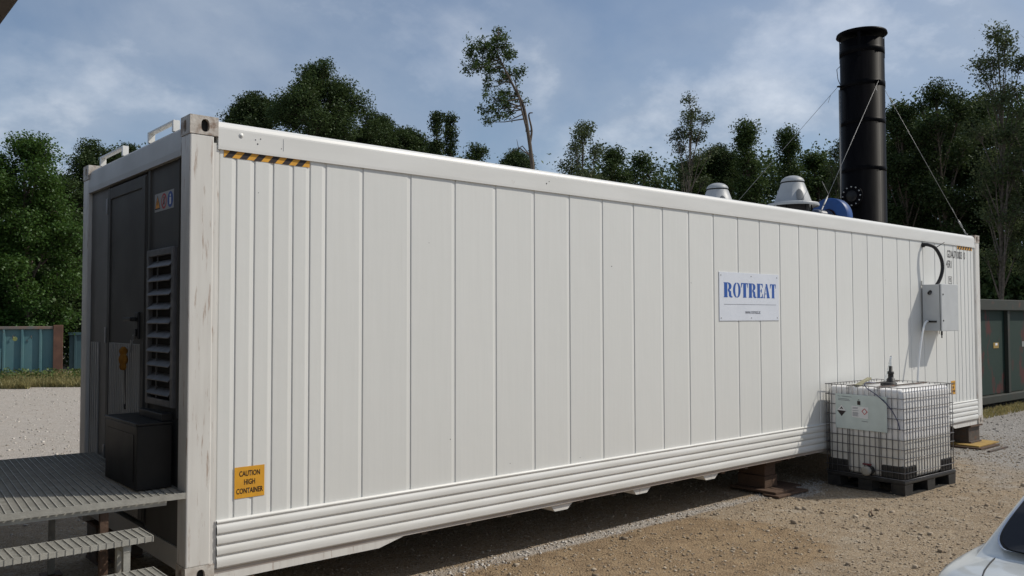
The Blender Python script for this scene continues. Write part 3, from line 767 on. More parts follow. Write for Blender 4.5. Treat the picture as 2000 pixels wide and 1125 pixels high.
for ch, a, b in spans:
    xa, xb_ = (a-207)/943*sw, (b-207)/943*sw; za, zb = sh*(1-0.518), sh*(1-0.212)
    P = lambda q: (xa+q[0]*(xb_-xa), -0.0072, za+q[1]*(zb-za))
    st, rings, polys = letter(ch)
    mb = MB()
    for pl in st+polys: mb.poly([P(q) for q in pl])
    for o, i in rings:
        n = len(o)
        mb.add([P(q) for q in o]+[P(q) for q in i], [(k, k+1, n+k+1, n+k) for k in range(n-1)])
    mb.build('letter', sign_blue, sg)
MB().box((0.08, -0.0074, sh*0.335), (1.05, -0.0066, sh*0.335+.0035)).build('rule', sign_grey, sg)
text_polys('www.rotreat.at', 0.058, 'web_address', sign_grey, sg, (0.60, -0.0072, sh*0.18), (1, 0, 0), (0, 0, 1), xscale=.78)
for i, (x, z) in enumerate(((.03, .475), (.575, .475), (1.075, .475), (.03, .03), (.575, .03), (1.075, .03))):
    if i == 0:
        sc0 = MB().lathe([(0, -.010), (.006, -.009), (.008, -.006)], (0, 0, 0), 10, 'y').build('screw', alu, sg); sc0.location = (x, 0, z)
    else: link_copy(sc0, sg, (x, 0, z))

cs = thing('caution_sign', 'orange warning plate reading caution high container low on the side', 'sign', (0.306, PY-0.0008, 0.493))
MB().box((0, -0.002, 0), (0.199, 0, 0.197)).build('plate', yellow, cs)
for i, (t_, z) in enumerate((('CAUTION', .152), ('HIGH', .098), ('CONTAINER', .043))):
    text_polys(t_, 0.047, 'lettering', print_black, cs, (0.0995, -0.0030, z), (1, 0, 0), (0, 0, 1), xscale=.66, bold=.02)
cs2 = thing('caution_sign', 'small orange warning plate behind the caged tank', 'sign', (11.085, PY-0.0008, 0.505))
MB().box((0, -0.002, 0), (0.14, 0, 0.195)).build('plate', yellow, cs2)
for i, (t_, z) in enumerate((('CAUTION', .152), ('HIGH', .098), ('CONTAINER', .043))):
    text_polys(t_, 0.047, 'lettering', print_black, cs2, (0.07, -0.0030, z), (1, 0, 0), (0, 0, 1), xscale=.46, bold=.02)

# pictogram sticker beside the door
ps = thing('pictogram_sticker', 'strip of three safety pictograms on the shaded end wall', 'sticker', (0.0295, 0.36, 2.355))
MB().box((-0.001, 0, 0), (0, 0.372, 0.122)).build('backing', mat('grey_film', (.34, .34, .33), .5), ps)  # even mid-grey backing
X1 = -0.0016
def ytri(c, s): return [(X1, c[0]-s, c[1]-s*.85), (X1, c[0]+s, c[1]-s*.85), (X1, c[0], c[1]+s*.95)]
MB().poly(ytri((.312, .062), .055)).build('triangle_border', print_black, ps)
t_ = MB().poly([(X1-.0004, y, z) for _, y, z in ytri((.312, .060), .042)]).build('triangle', orange_print, ps)
MB().box((X1-.0009, .308, .045), (X1-.0006, .316, .075)).build('bolt_mark', print_black, t_)
mb = MB().lathe([(.052, 0), (.038, 0)], (X1, .187, .061), 28, 'x', False); mb.build('red_ring', red_print, ps)
MB().add([(X1-.0004, .187+a, .061+b) for a, b in ((-.036, .028), (-.028, .036), (.036, -.028), (.028, -.036))], [(0, 1, 2, 3)]).build('red_bar', red_print, ps)
mb = MB().lathe([(.001, 0), (.009, 0)], (X1-.0002, .187, .084), 12, 'x', False); mb.box((X1-.0003, .175, .038), (X1-.0001, .199, .074)); mb.build('figure', print_black, ps)
mb = MB().lathe([(.0, 0), (.053, 0)], (X1, .065, .061), 28, 'x', False); mb.build('blue_disc', blue_print, ps)
mb = MB().lathe([(.001, 0), (.010, 0)], (X1-.0004, .065, .087), 12, 'x', False); mb.box((X1-.0007, .050, .028), (X1-.0004, .080, .074)); mb.build('figure', paper, ps)

# key ring with a small plush figure and a black strap hanging from the door handle
kr = thing('key_ring', 'keys with ochre plush tag and black strap hanging from the door handle', 'key ring', (-0.014, 1.02, 1.50))
mb = MB(); mb.tube([(0, 0.018*math.cos(a), 0.02*math.sin(a)) for a in np.linspace(0, 2*PI, 17)], 0.002, 6); mb.build('ring', alu, kr)
mb = MB(); mb.box((-.002, 0.01, -.09), (.001, 0.03, -.02)); mb.box((-.005, 0.03, -.085), (-.002, 0.048, -.015)); mb.box((-.008, 0.02, -.105), (-.0055, 0.036, -.03)); mb.build('key', alu, kr)
mb = MB()
bm = bmesh.new()
def blob(c, r, s=(1, 1, 1)):
    bmesh.ops.create_icosphere(bm, subdivisions=2, radius=1, matrix=Matrix.Translation(c) @ Matrix.Diagonal((r*s[0], r*s[1], r*s[2], 1)))
blob((-.03, .115, -.155), .040, (.8, 1, 1.15)); blob((-.03, .115, -.095), .030)
blob((-.03, .15, -.15), .018, (1, 1, 2.0)); blob((-.03, .08, -.15), .018, (1, 1, 2.0)); blob((-.032, .135, -.205), .02, (1, 1, 1.4)); blob((-.032, .095, -.205), .02, (1, 1, 1.4))
blob((-.03, .137, -.072), .011); blob((-.03, .093, -.072), .011)
me = bpy.data.meshes.new('plush_tag'); bm.to_mesh(me); bm.free(); me.materials.append(plush_m)
po = bpy.data.objects.new('plush_tag', me); COL.objects.link(po); po.parent = kr
rm = po.modifiers.new('merge', 'REMESH'); rm.mode = 'VOXEL'; rm.voxel_size = 0.006; rm.use_smooth_shade = True
mb = MB(); pts = [(-.02, .115, -.22), (-.018, .118, -.30), (-.016, .115, -.38), (-.016, .108, -.44), (-.016, .112, -.475)]
for (a, b), (w0, w1) in zip(zip(pts[:-1], pts[1:]), ((.014, .014), (.014, .012), (.012, .008), (.008, .01))):
    mb.add([(a[0], a[1]-w0, a[2]), (a[0], a[1]+w0, a[2]), (b[0], b[1]+w1, b[2]), (b[0], b[1]-w1, b[2]), (a[0]+.003, a[1]-w0, a[2]), (a[0]+.003, a[1]+w0, a[2]), (b[0]+.003, b[1]+w1, b[2]), (b[0]+.003, b[1]-w1, b[2])],
           [(0, 1, 2, 3), (7, 6, 5, 4), (0, 3, 7, 4), (1, 5, 6, 2)])
mb.tube([(-.016, .112, -.47), (-.016, .118, -.49), (-.016, .108, -.505)], .007, 6)
mb.build('strap', rubber, kr)

# ------------------------------------------------------------------ platform and steps at the near end
PLZ = 0.577
pf = thing('steel_platform', 'grey steel grating platform in front of the container door', 'platform', (-0.006, 0.0, PLZ), rad(-4.6))
pw, pd_ = 2.15, 2.08
bh = 0.035
nb = int(pw/0.042)
for i in range(nb+1):
    x = -i*0.042-0.012
    if i == 0:
        bar = MB().box((-.0026, 0.005, -bh+.003), (.0026, pd_-.005, 0)).build('grating_bar', galv, pf); bar.location.x = x
    else: link_copy(bar, pf, (x, 0, 0))
mb = MB()
for y in np.arange(0.024, pd_-.01, 0.024): mb.box((-pw, y-.0012, -0.016), (0, y+.0012, -0.004))
mb.build('cross_rods', galv, pf)['kind'] = 'stuff'
mb = MB(); mb.box((-pw-.004, -0.001, -bh), (0.002, 0.004, .001)); mb.box((-pw-.004, pd_-.004, -bh), (0.002, pd_+.001, .001)); mb.box((-pw-.004, 0.004, -bh), (-pw-.0005, pd_-.004, .001)); mb.box((-.0015, 0.004, -bh), (0.002, pd_-.004, .001))
mb.build('edge_band', galv, pf)
mb = MB()
for y in (0.03, pd_-.09): mb.box((-pw+.02, y, -bh-.032), (-0.10, y+.05, -bh-.001))
for x in (-0.16, -pw+.03): mb.box((x, .081, -bh-.031), (x+.05, pd_-.091, -bh-.002))
mb.build('frame', galv, pf)
for i, (x, y) in enumerate(((-.44, .04), (-.44, pd_-.09), (-pw+.10, .04), (-pw+.10, pd_-.09))):
    lg = MB().box((x-.022, y, GROUND-PLZ), (x+.022, y+.045, -bh-.033)).build('leg', rusty if y < 1 else galv, pf)
    MB().box((x-.07, y-.05, GROUND-PLZ), (x+.07, y+.095, GROUND-PLZ+.010)).build('foot_plate', rusty, lg)

stp = thing('steel_steps', 'grey steel grating steps leading up to the platform', 'steps', (0, 0, 0))
tw, td = 1.05, 0.245
for k in range(4):
    z = 0.410-0.173*k; y0 = -0.235-0.246*k
    tr_ = empty('tread'); tr_.parent = stp; tr_.location = (-0.268, y0, z)
    nbt = int(tw/0.0405)
    if k == 0:
        tparts = []
        for i in range(nbt+1):
            x = -i*0.0405
            if i == 0: b0 = MB().box((-.0028, -.004, -.034), (.0028, td, 0)).build('tread_bar', galv, tr_)
            else: b0 = link_copy(tparts[0], tr_, (x, 0, 0))
            tparts.append(b0)
        mb = MB()
        for y in np.arange(0.022, td-.006, 0.022): mb.box((-tw, y-.0012, -0.016), (-.0018, y+.0012, -0.004))
        tparts.append(mb.build('cross_rods', galv, tr_))
        tparts.append(MB().box((-tw, -.0005, -.0325), (-.0018, .0035, -.0012)).build('nosing', galv, tr_))
        tparts.append(MB().box((-tw, td-.004, -.0325), (-.0018, td, -.0012)).build('back_band', galv, tr_))
    else:
        for q in tparts: link_copy(q, tr_, q.location.copy())
for x in (-0.40, -1.24):                        # carriers and square legs under the treads
    mb = MB()
    for k in range(4):
        z = 0.410-0.173*k-.036; y0 = -0.235-0.246*k
        mb.box((x-.02, y0+.02, z-.04), (x+.02, y0+td-.005, z-.0005))
        if k < 3: mb.box((x-.018, y0+.022, z-.213), (x+.018, y0+.06, z-.041))
    mb.build('stringer', galv, stp)
    for k in range(4):
        z = 0.410-0.173*k-.036; y0 = -0.235-0.246*k
        if k in (0, 3): MB().box((x-.019, y0+.14, GROUND), (x+.019, y0+.178, z-.041)).build('leg', galv, stp)

# black steel cabinet on the platform
bb = thing('black_cabinet', 'black steel box standing on the platform below the louvre', 'cabinet', (0, 0, PLZ+0.003))
bx0, bx1, by0, by1 = -0.225, -0.012, 0.215, 0.875
MB().box((bx0, by0, 0), (bx1, by1, 0.395), 0.006).build('body', black_box_m, bb)
MB().box((bx0-.008, by0-.008, 0.396), (bx1, by1+.008, 0.412), 0.004).build('lid', black_box_m, bb)
MB().box((-0.075, by0+.005, 0.4125), (-.012, by1-.20, 0.46), 0.004).build('rear_flange', black_box_m, bb)
MB().box((bx0-.0025, by0+.06, 0.05), (bx0-.0005, by1-.06, 0.34), 0.0).build('front_panel', black_box_m, bb)

# ------------------------------------------------------------------ supports under the container
def beam(name, label, x0, x1, y0, y1, z0, z1, m, cat='block'):
    """short length of wide-flange beam set under the corner"""
    o = thing(name, label, cat, ((x0+x1)/2, (y0+y1)/2, z0), group=None)
    a, b = (x1-x0)/2, (y1-y0)/2; h = z1-z0
    MB().box((-a, -b, 0), (a, b, .022)).build('bottom_flange', m, o)
    MB().box((-a, -b+.03, .0225), (a, b-.03, h-.0225)).build('web', m, o)
    MB().box((-a-.01, -b-.01, h-.022), (a+.03, b+.01, h)).build('top_flange', rusty, o)
    return o
beam('support_block', 'dark steel block under the far corner of the white container', 11.72, 12.12, 0.0, 0.34, GROUND+.052, -0.004, steel_dark)
bo = thing('support_board', 'yellow shuttering board under the dark steel block', 'board', (11.95, 0.02, GROUND+.004))
MB().box((-0.42, -.20, .026), (0.36, .40, .047), .003).build('upper_board', ply, bo)
MB().box((-0.48, -.26, 0), (0.22, .30, .025), .003).build('lower_board', wood, bo)
tag(MB().box((11.35, -0.40, GROUND+.004), (12.05, -0.36, GROUND+.025), .004).build('steel_bar', steel_dark), 'thin dark bar lying on gravel by the far support', 'bar')
ms = thing('support_block', 'brown timber prop carrying the middle of the white container', 'block', (6.56, 0.24, GROUND+.055))
MB().box((-.13, -.10, 0), (.12, .25, .13), .004).build('lower_timber', wood, ms)
MB().box((-.11, -.09, .132), (.10, .25, .262), .004).build('upper_timber', wood, ms)
MB().box((-.16, -.14, .264), (.15, .28, .32), .004).build('head_timber', wood, ms)
b2 = thing('support_board', 'brown boards lying under the timber prop by the caged tank', 'board', (6.55, 0.1, GROUND+.004))
MB().box((-.22, -.16, .024), (.16, .42, .049), .003).build('upper_board', wood, b2)
MB().box((-.26, -.22, 0), (.34, -.02, .022), .003).build('lower_board', wood, b2)
MB().box((-.10, -.015, 0), (.55, .42, .020), .003).build('rear_board', wood, b2)
for i, (x, y, lb) in enumerate(((0.05, 0.02, 'steel block under the near corner post by the steps'), (0.05, W_-.36, 'steel block under the rear near corner of the container'), (11.72, W_-.36, 'steel block under the rear far corner of the container'))):
    beam('support_block', lb, x, x+.36, y, y+.32, GROUND-.002, -.004, steel_dark)

# ------------------------------------------------------------------ roof equipment
RZ = 2.869
CX, CY, CR = 10.74, 1.10, 0.322
st_ = thing('exhaust_stack', 'tall black round exhaust stack with rain cap on the container roof', 'chimney', (CX, CY, RZ))
mb = MB().lathe([(CR+.05, 0), (CR+.05, .02), (CR, .022), (CR, 3.03), (CR-.012, 3.03), (CR-.012, 2.6), (0, 2.6)], (0, 0, 0), 48); mb.build('pipe', black_paint, st_)
for z, h, d in ((1.03, .07, .005), (1.76, .07, .005), (2.34, .08, .007), (2.86, .10, .007)):
    MB().lathe([(CR+.0005, -h/2), (CR+d, -h/2+.002), (CR+d, h/2-.002), (CR+.0005, h/2)], (0, 0, z), 48).build('clamp_band', black_paint, st_)
cap = MB().lathe([(0, 3.225), (.20, 3.215), (.365, 3.165), (.374, 3.13), (.365, 3.125), (.19, 3.13), (0, 3.13)], (0, 0, 0), 48).build('rain_cap', black_paint, st_)
for i, a in enumerate((20, 110, 200, 290)):
    if i == 0:
        cl = MB().box((CR-.004, -.022, 2.74), (CR+.004, .022, 3.15)).build('cap_strut', black_paint, st_); cl.rotation_euler[2] = rad(a)
    else:
        c = link_copy(cl, st_); c.rotation_euler[2] = rad(a)
lug_angles = (143, -27, 243)
for i, a in enumerate(lug_angles):
    if i == 0:
        lg = MB().prism([(CR+.005, -.05), (CR+.07, -.03), (CR+.085, 0), (CR+.07, .03), (CR+.005, .05)], 'z', 2.33, 2.342).build('guy_lug', black_paint, st_)
    else: lg = link_copy(lg, st_)
    lg.rotation_euler[2] = rad(a)
# flanged inspection port facing the near end
pt = empty('inspection_port'); pt.parent = st_; pt.location = (0, 0, .60)
MB().lathe([(.115, -CR+.03), (.115, -CR-.045), (.165, -CR-.045), (.165, -CR-.072), (.0, -CR-.073)], (0, 0, 0), 32, 'x').build('flange', black_paint, pt)
MB().lathe([(.085, -CR-.074), (.085, -CR-.080), (.0, -CR-.080)], (0, 0, 0), 24, 'x').build('blank_plate', black_box_m, pt)
for i in range(12):
    a = 2*PI*i/12
    if i == 0: bt = MB().lathe([(.0, -CR-.088), (.011, -CR-.087), (.011, -CR-.0735)], (0, 0, 0), 8, 'x').build('bolt', rope_steel, pt)
    else: bt = link_copy(bt, pt)
    bt.location = (0, .140*math.cos(a), .140*math.sin(a))
# narrow pipe and hanging cable beside the stack
side = Vector((math.cos(rad(143)), math.sin(rad(143)), 0))
b0 = side*(CR+.045)
MB().tube([b0+Vector((0, 0, .60)), b0+Vector((0, 0, 2.28))], .014, 8).build('drain_pipe', rope_steel, st_)
MB().tube([b0*.93+Vector((0, 0, 2.66)), b0*1.10+Vector((0, 0, 2.60)), b0*1.06+Vector((0, 0, 2.45)), b0*.96+Vector((0, 0, 2.36))], .005, 6).build('sensor_cable', rubber, st_)
mb = MB(); mb.box((.17, -.38, .02), (.30, -.30, .07), .01); mb.tube([(.2, -.34, .05), (.24, -.36, .13), (.30, -.34, .05)], .012, 6); mb.build('hold_down_clamp', galv, st_)
# guy wires
def guy(label, a, end):
    A = Vector((CX, CY, RZ+2.336))+Vector((math.cos(rad(a)), math.sin(rad(a)), 0))*(CR+.065)
    E = Vector(end); d = (E-A)
    g = thing('guy_wire', label, 'wire', end, group=None)
    mb = MB(); mb.tube([A-E, (A+d*.90)-E], .0031, 6); mb.build('rope', rope_steel, g)
    mb = MB(); q0, q1 = A+d*.90-E, A+d*.965-E
    mb.tube([q0, q0+(q1-q0)*.15, q0+(q1-q0)*.2, q0+(q1-q0)*.8, q0+(q1-q0)*.85, q1], [.006, .006, .012, .012, .006, .006], 6); mb.build('turnbuckle', rope_steel, g)
    mb = MB(); mb.tube([q1, Vector((0, 0, 0.0))], .009, 6); mb.lathe([(.022, -.004), (.022, .006), (0, .006)], (0, 0, 0), 10); mb.build('shackle', rope_steel, g)
    mb = MB(); s0 = A+d*.06-E
    mb.tube([s0, s0+d*.05+Vector((.05, -.03, -.01))], .003, 5); s1 = A+d*.89-E; mb.tube([s1, s1+Vector((-.06, .05, .16))], .003, 5)
    mb.build('loose_end', rope_steel, g)
guy('taut wire from the black stack down to the middle of the roof edge', 243, (7.53, 0.035, 2.896))
guy('taut wire from the black stack down to the far corner of the roof', -27, (11.80, 0.035, 2.896))
guy('taut wire from the black stack running left over the roof ventilators', 143, (8.55, W_-.06, 2.892))

# roof ventilators
def ventilator(label, x, y):
    v = thing('roof_ventilator', label, 'ventilator', (x, y, RZ), group='grey roof ventilators')
    prof = [(0.335, .245), (.340, .262), (.330, .285), (.262, .298), (.245, .300), (.150, .560)]
    MB().lathe(prof, (0, 0, 0), 40).build('cowl', vent_grey, v)
    MB().lathe([(.152, .578)]+[(.152*math.cos(a), .578+.088*math.sin(a)) for a in np.linspace(0.1, PI/2, 9)], (0, 0, 0), 36).build('dome', vent_grey, v)
    MB().lathe([(.142, .545), (.142, .60)], (0, 0, 0), 30).build('slit', rubber, v)
    MB().lathe([(.21, 0.0), (.21, .30), (0, .30)], (0, 0, 0), 30, sm=True).build('base_drum', mat('dark_vent_drum', (.06, .055, .055), .5, var=.3), v)
    for i, a in enumerate((0, 60, 120, 180, 240, 300)):
        if i == 0: rb = MB().tube([(.243, 0, .0), (.243, 0, .27)], .009, 6).build('stay', rubber, v)
        else: rb = link_copy(rb, v)
        rb.rotation_euler[2] = rad(a+12)
    # arched outlet on the cone, facing the camera side
    for i, a in enumerate((236, 56)):
        mb = MB(); rows = []
        for t in np.linspace(0, 1, 9):
            z = .315+.150*t; rr = .245-(z-.300)*(.095/.26)+.004; hw = .050*math.sqrt(max(0, 1-t**3))+.001
            rows.append([(rr*math.cos(b), rr*math.sin(b), z) for b in np.linspace(-hw/rr, hw/rr, 7)])
        vs = [q for r_ in rows for q in r_]
        mb.add(vs, [(i_*7+j, i_*7+j+1, i_*7+8+j, i_*7+7+j) for i_ in range(8) for j in range(6)], True)
        o = mb.build('outlet', mat('vent_opening', (.10, .11, .12), .4), v); o.rotation_euler[2] = rad(a)
ventilator('grey cone-shaped roof ventilator seen whole beside the blue blower', 8.36, 0.90)
ventilator('grey roof ventilator with only its dome showing above the roof edge', 8.10, 1.92)

# blue blower
bl = thing('blower', 'blue round blower housing on the roof beside the black stack', 'blower', (9.70, 1.08, RZ))
MB().lathe([(.12, -.09), (.275, -.09), (.285, -.08), (.285, .08), (.275, .09), (0, .09)], (0, 0, .215), 40, 'x').build('housing', blue_m, bl)
MB().lathe([(.125, -.093), (.10, -.05), (0, -.05)], (0, 0, .215), 28, 'x').build('inlet', mat('blower_inlet', (.05, .03, .03), .6), bl)
MB().box((-.16, -.26, 0), (.16, .26, .02)).build('base_plate', steel_dark, bl)
mb = MB(); mb.box((-.02, .12, .02), (.02, .2, .12)); mb.box((-.02, -.2, .02), (.02, -.12, .12)); mb.build('bracket', steel_dark, bl)
MB().lathe([(0, -.46), (.085, -.44), (.10, -.40), (.10, -.11), (.11, -.10)], (0, .02, .215), 24, 'x').build('motor', mat('blue_motor', (.035, .05, .085), .45), bl)
MB().box((-.10, -.10, .0205), (-.40, .14, .14)).build('motor_foot', steel_dark, bl)

# ------------------------------------------------------------------ electrical cabinet with cable and hose
eb = thing('electrical_cabinet', 'grey electrical cabinet mounted on the white container side', 'cabinet', (10.145, PY-0.02, 1.445))
bw, bd, bhh = 0.545, 0.235, 0.640
MB().box((0, -bd, 0), (bw, 0, bhh), 0.005).build('case', cab_grey, eb)
dr = MB().box((-.004, -bd-.024, -.004), (bw+.004, -bd-.0035, bhh+.004), 0.006).build('cabinet_door', cab_grey, eb)
for i, z in enumerate((.14, .50)):
    if i == 0: lk = MB().lathe([(0, -bd-.031), (.011, -bd-.030), (.013, -bd-.0245)], (0.045, 0, 0), 12, 'y').build('latch', rubber, dr); lk.location.z = z
    else: link_copy(lk, dr, (0, 0, z))
MB().box((-.006, -bd-.0033, 0.0), (-.002, -bd-.0005, bhh)).build('seal', rubber, eb)
for i, (x, z) in enumerate(((.0, -.02), (bw, -.02), (0, bhh+.02), (bw, bhh+.02))):
    if i == 0: ea = MB().box((-.012, 0.0002, -.035), (.012, .006, .035)).build('wall_ear', galv, eb)
    else: ea = link_copy(ea, eb)
    ea.location = (x, 0, z)
mb = MB(); mb.tube([(0.09, -bd+.02, 0), (0.09, -bd+.02, -.06)], .013, 8); mb.tube([(0.09, -bd+.02, -.06), (0.09, -bd+.02, -.10)], .008, 8); mb.build('cable_gland', rubber, eb)
mb = MB(); mb.tube([(0.002, -.06, .13), (-.035, -.06, .13)], .016, 8); mb.tube([(0.002, -.10, .13), (-.018, -.10, .13)], .013, 8); mb.build('side_gland', rubber, eb)
mb = MB(); mb.box((-.014, -.19, .115), (-.0005, -.05, .14)); mb.build('side_bracket', plastic_black, eb)
MB().tube([(-.001, -.10, .52), (-.03, -.10, .52)], .022, 10).build('conduit_gland', alu, eb)
# thick black conduit arching from the wall into the cabinet
def smooth_path(pts, n=8):
    P = [Vector(q) for q in pts]; out_ = []
    for i in range(len(P)-1):
        p0, p1, p2, p3 = P[max(i-1, 0)], P[i], P[i+1], P[min(i+2, len(P)-1)]
        for k in range(n):
            t = k/n
            out_.append(0.5*((2*p1)+(-p0+p2)*t+(2*p0-5*p1+4*p2-p3)*t*t+(-p0+3*p1-3*p2+p3)*t**3))
    return out_+[P[-1]]
cb = thing('conduit', 'thick black conduit arching from the wall into the grey cabinet', 'cable', (10.18, PY, 2.63))
arc = smooth_path([(10.22, 0.0, 2.645), (10.22, -.06, 2.645), (10.29, -.13, 2.60), (10.38, -.17, 2.46), (10.40, -.18, 2.32), (10.35, -.17, 2.18), (10.25, -.14, 2.05), (10.135, -.112, 1.975), (10.116, -.12, 1.965)], 7)
O = Vector((10.18, PY, 2.63))
MB().tube([q-O for q in arc], .024, 12).build('conduit_tube', rubber, cb)
MB().tube([Vector((10.22, PY-.0005, 2.645))-O, Vector((10.22, PY-.03, 2.645))-O], .034, 12).build('wall_gland', plastic_black, cb)
for a, b in (((10.30, -.13, 2.60), (10.43, -.20, 2.68)), ((10.25, -.14, 2.05), (10.40, -.26, 1.99))):
    MB().tube([Vector(a)-O, Vector(b)-O], .006, 5).build('cable_tie', rubber, cb)
hp = smooth_path([(10.105, -.09, 1.575), (10.03, -.10, 1.57), (9.93, -.105, 1.48), (9.80, -.11, 1.18), (9.70, -.12, .85), (9.62, -.14, .45), (9.40, -.2, .1), (9.0, -.25, GROUND+.03), (8.75, -.28, GROUND+.02)], 6)
tag(MB().tube(hp, .014, 8).build('white_hose', hose_white), 'thin white hose dropping from the grey cabinet behind the tank', 'hose')

# ------------------------------------------------------------------ caged liquid tote
TZ = GROUND+.004
ib = thing('liquid_tote', 'caged white liquid tank with black pallet and label plate beside the container', 'tank', (7.405, -0.968, TZ), rad(-2.7))
# local frame: +x along the long lit side, +y towards the container
TW, TD, TH = 1.140, 0.925, 1.175
PWX = 1.188
pal = empty('pallet'); pal.parent = ib
MB().box((-.005, -.005, .120), (PWX+.005, TD+.005, .165), .012).build('deck', plastic_black, pal)
fi = 0
for fx_ in (0.0, PWX/2-.09, PWX-.18):
    for fy in (0.0, TD/2-.08, TD-.16):
        if fi == 0: ft = MB().prism([(0.01, 0.012), (.17, .012), (.18, .119), (0, .119)], 'y', 0.0, .16).build('foot', plastic_black, pal)
        else: ft = link_copy(ft, pal)
        ft.location = (fx_, fy, 0); fi += 1
mb = MB()
for fx_ in (0.0, PWX/2-.09, PWX-.18): mb.box((fx_+.01, 0.0, 0.0), (fx_+.17, TD, .0115))
for fy in (0.0, TD-.16): mb.box((.19, fy+.01, 0.0005), (PWX/2-.10, fy+.15, .0115)); mb.box((PWX/2+.10, fy+.01, 0.0005), (PWX-.19, fy+.15, .0115))
mb.build('skid', plastic_black, pal)
for (x0, y0, x1, y1) in ((.006, .006, .30, .27), (TW-.30, .006, TW-.006, .27), (.006, TD-.27, .30, TD-.006), (TW-.30, TD-.27, TW-.006, TD-.006)):
    MB().box((x0, y0, .166), (x1, y1, .32), .02).build('corner_guard', plastic_black, pal)
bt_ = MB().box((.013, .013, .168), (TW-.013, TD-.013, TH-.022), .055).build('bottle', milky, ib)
MB().lathe([(.09, 0), (.09, .035), (.075, .045), (0, .045)], (TW*.42, TD*.45, TH-.024), 24).build('filler_cap', plastic_black, bt_)
# cage of round bars
vx = list(np.linspace(0.0, TW, 19)); vy = list(np.linspace(0.0, TD, 15))
hz = [.170, .245, .40, .50, .60, .72, .83, .945, 1.055, TH-.004]
rb_ = .0046
mb = MB()
for x in vx: mb.tube([(x, 0, .168), (x, 0, TH)], rb_, 6)
mb.build('side_bars', cage_steel, ib)
c2 = MB()
for x in vx: c2.tube([(x, TD, .168), (x, TD, TH)], rb_, 6)
c2.build('rear_bars', cage_steel, ib)
for nm, xx in (('front_bars', 0.0), ('far_bars', TW)):
    mb = MB()
    ys_ = vy[1:-1]+[vy[4]+.022, vy[10]-.022] if xx == 0 else vy[1:-1]
    for y in ys_: mb.tube([(xx, y, .168), (xx, y, TH)], rb_, 6)
    mb.build(nm, cage_steel, ib)
for i, z in enumerate(hz):
    s = .010
    if i == 0:
        ring = MB().tube([(s-.01-rb_*1.6, -rb_*1.6, 0), (TW+rb_*1.6, -rb_*1.6, 0), (TW+rb_*1.6, TD+rb_*1.6, 0), (-rb_*1.6, TD+rb_*1.6, 0), (-rb_*1.6, -rb_*1.6, 0), (TW*.02, -rb_*1.6, 0)], .0046, 6).build('cage_ring', cage_steel, ib); ring.location.z = z
    else: link_copy(ring, ib, (0, 0, z))
mb = MB()
for y in (TD*.33, TD*.70): mb.box((.0, y-.018, TH-.014), (TW, y+.018, TH-.002), .003)
mb.build('top_brace', steel_dark, ib)
# label plate on the shaded face
lp = empty('label_plate'); lp.parent = ib
py0, py1, pz0, pz1 = .175, .795, .672, 1.068
MB().box((-.024, py0, pz0), (-.0165, py1, pz1), .002).build('plate', plate_m, lp)
fx_ = -.0255
def pq(name, m, pts): return MB().poly([(fx_, py1-(py1-py0)*u, pz0+(pz1-pz0)*v) for u, v in pts]).build(name, m, lp, fix=False)
pq('hazard_diamond', paper, [(.035, .52), (.125, .68), (.215, .51), (.125, .35)]); fx_ -= .0008
pq('diamond_black_half', print_black, [(.035, .52), (.215, .51), (.125, .35)])
pq('diamond_symbol', print_black, [(.085, .55), (.125, .63), (.165, .55), (.125, .57)])
fx_ += .0008; pq('info_label', paper, [(.33, .68), (.65, .66), (.65, .33), (.33, .36)]); fx_ -= .0008
pq('red_diamond', red_print, [(.52, .54), (.58, .63), (.64, .53), (.58, .44)]); fx_ -= .0006
pq('red_diamond_inner', paper, [(.54, .538), (.58, .605), (.62, .532), (.58, .465)]); fx_ += .0006
for v in (.64, .61, .55, .50, .475, .45, .425, .40): pq('text_line', sign_grey, [(.345, v), (.345+.10+.05*random.random(), v), (.345+.10, v-.012), (.345, v-.012)])
pq('black_pictogram', print_black, [(.44, .83), (.50, .825), (.50, .71), (.44, .715)]); pq('pictogram_neck', print_black, [(.46, .87), (.48, .87), (.48, .845), (.46, .845)])
for v, u0, u1 in ((.94, .05, .10), (.94, .13, .33), (.87, .06, .28), (.83, .06, .30), (.92, .90, .96), (.27, .52, .64)): pq('text_line', sign_grey, [(u0, v), (u1, v-.01), (u1, v-.024), (u0, v-.014)])
# outlet valve
vv = empty('outlet_valve'); vv.parent = ib
MB().lathe([(.045, .02), (.045, -.03), (.055, -.03), (.055, -.075), (0, -.075)], (0, TD*.42, .235), 20, 'x').build('valve_body', plastic_black, vv)
MB().lathe([(.05, -.0755), (.052, -.115), (.03, -.12), (0, -.12)], (0, TD*.42, .235), 20, 'x').build('dust_cap', mat('ivory_plastic', (.30, .28, .24), .5), vv)
MB().box((-.055, TD*.42-.03, .291), (-.025, TD*.42+.07, .309), .005).build('valve_lever', mat('dark_red_plastic', (.14, .022, .03), .5), vv)
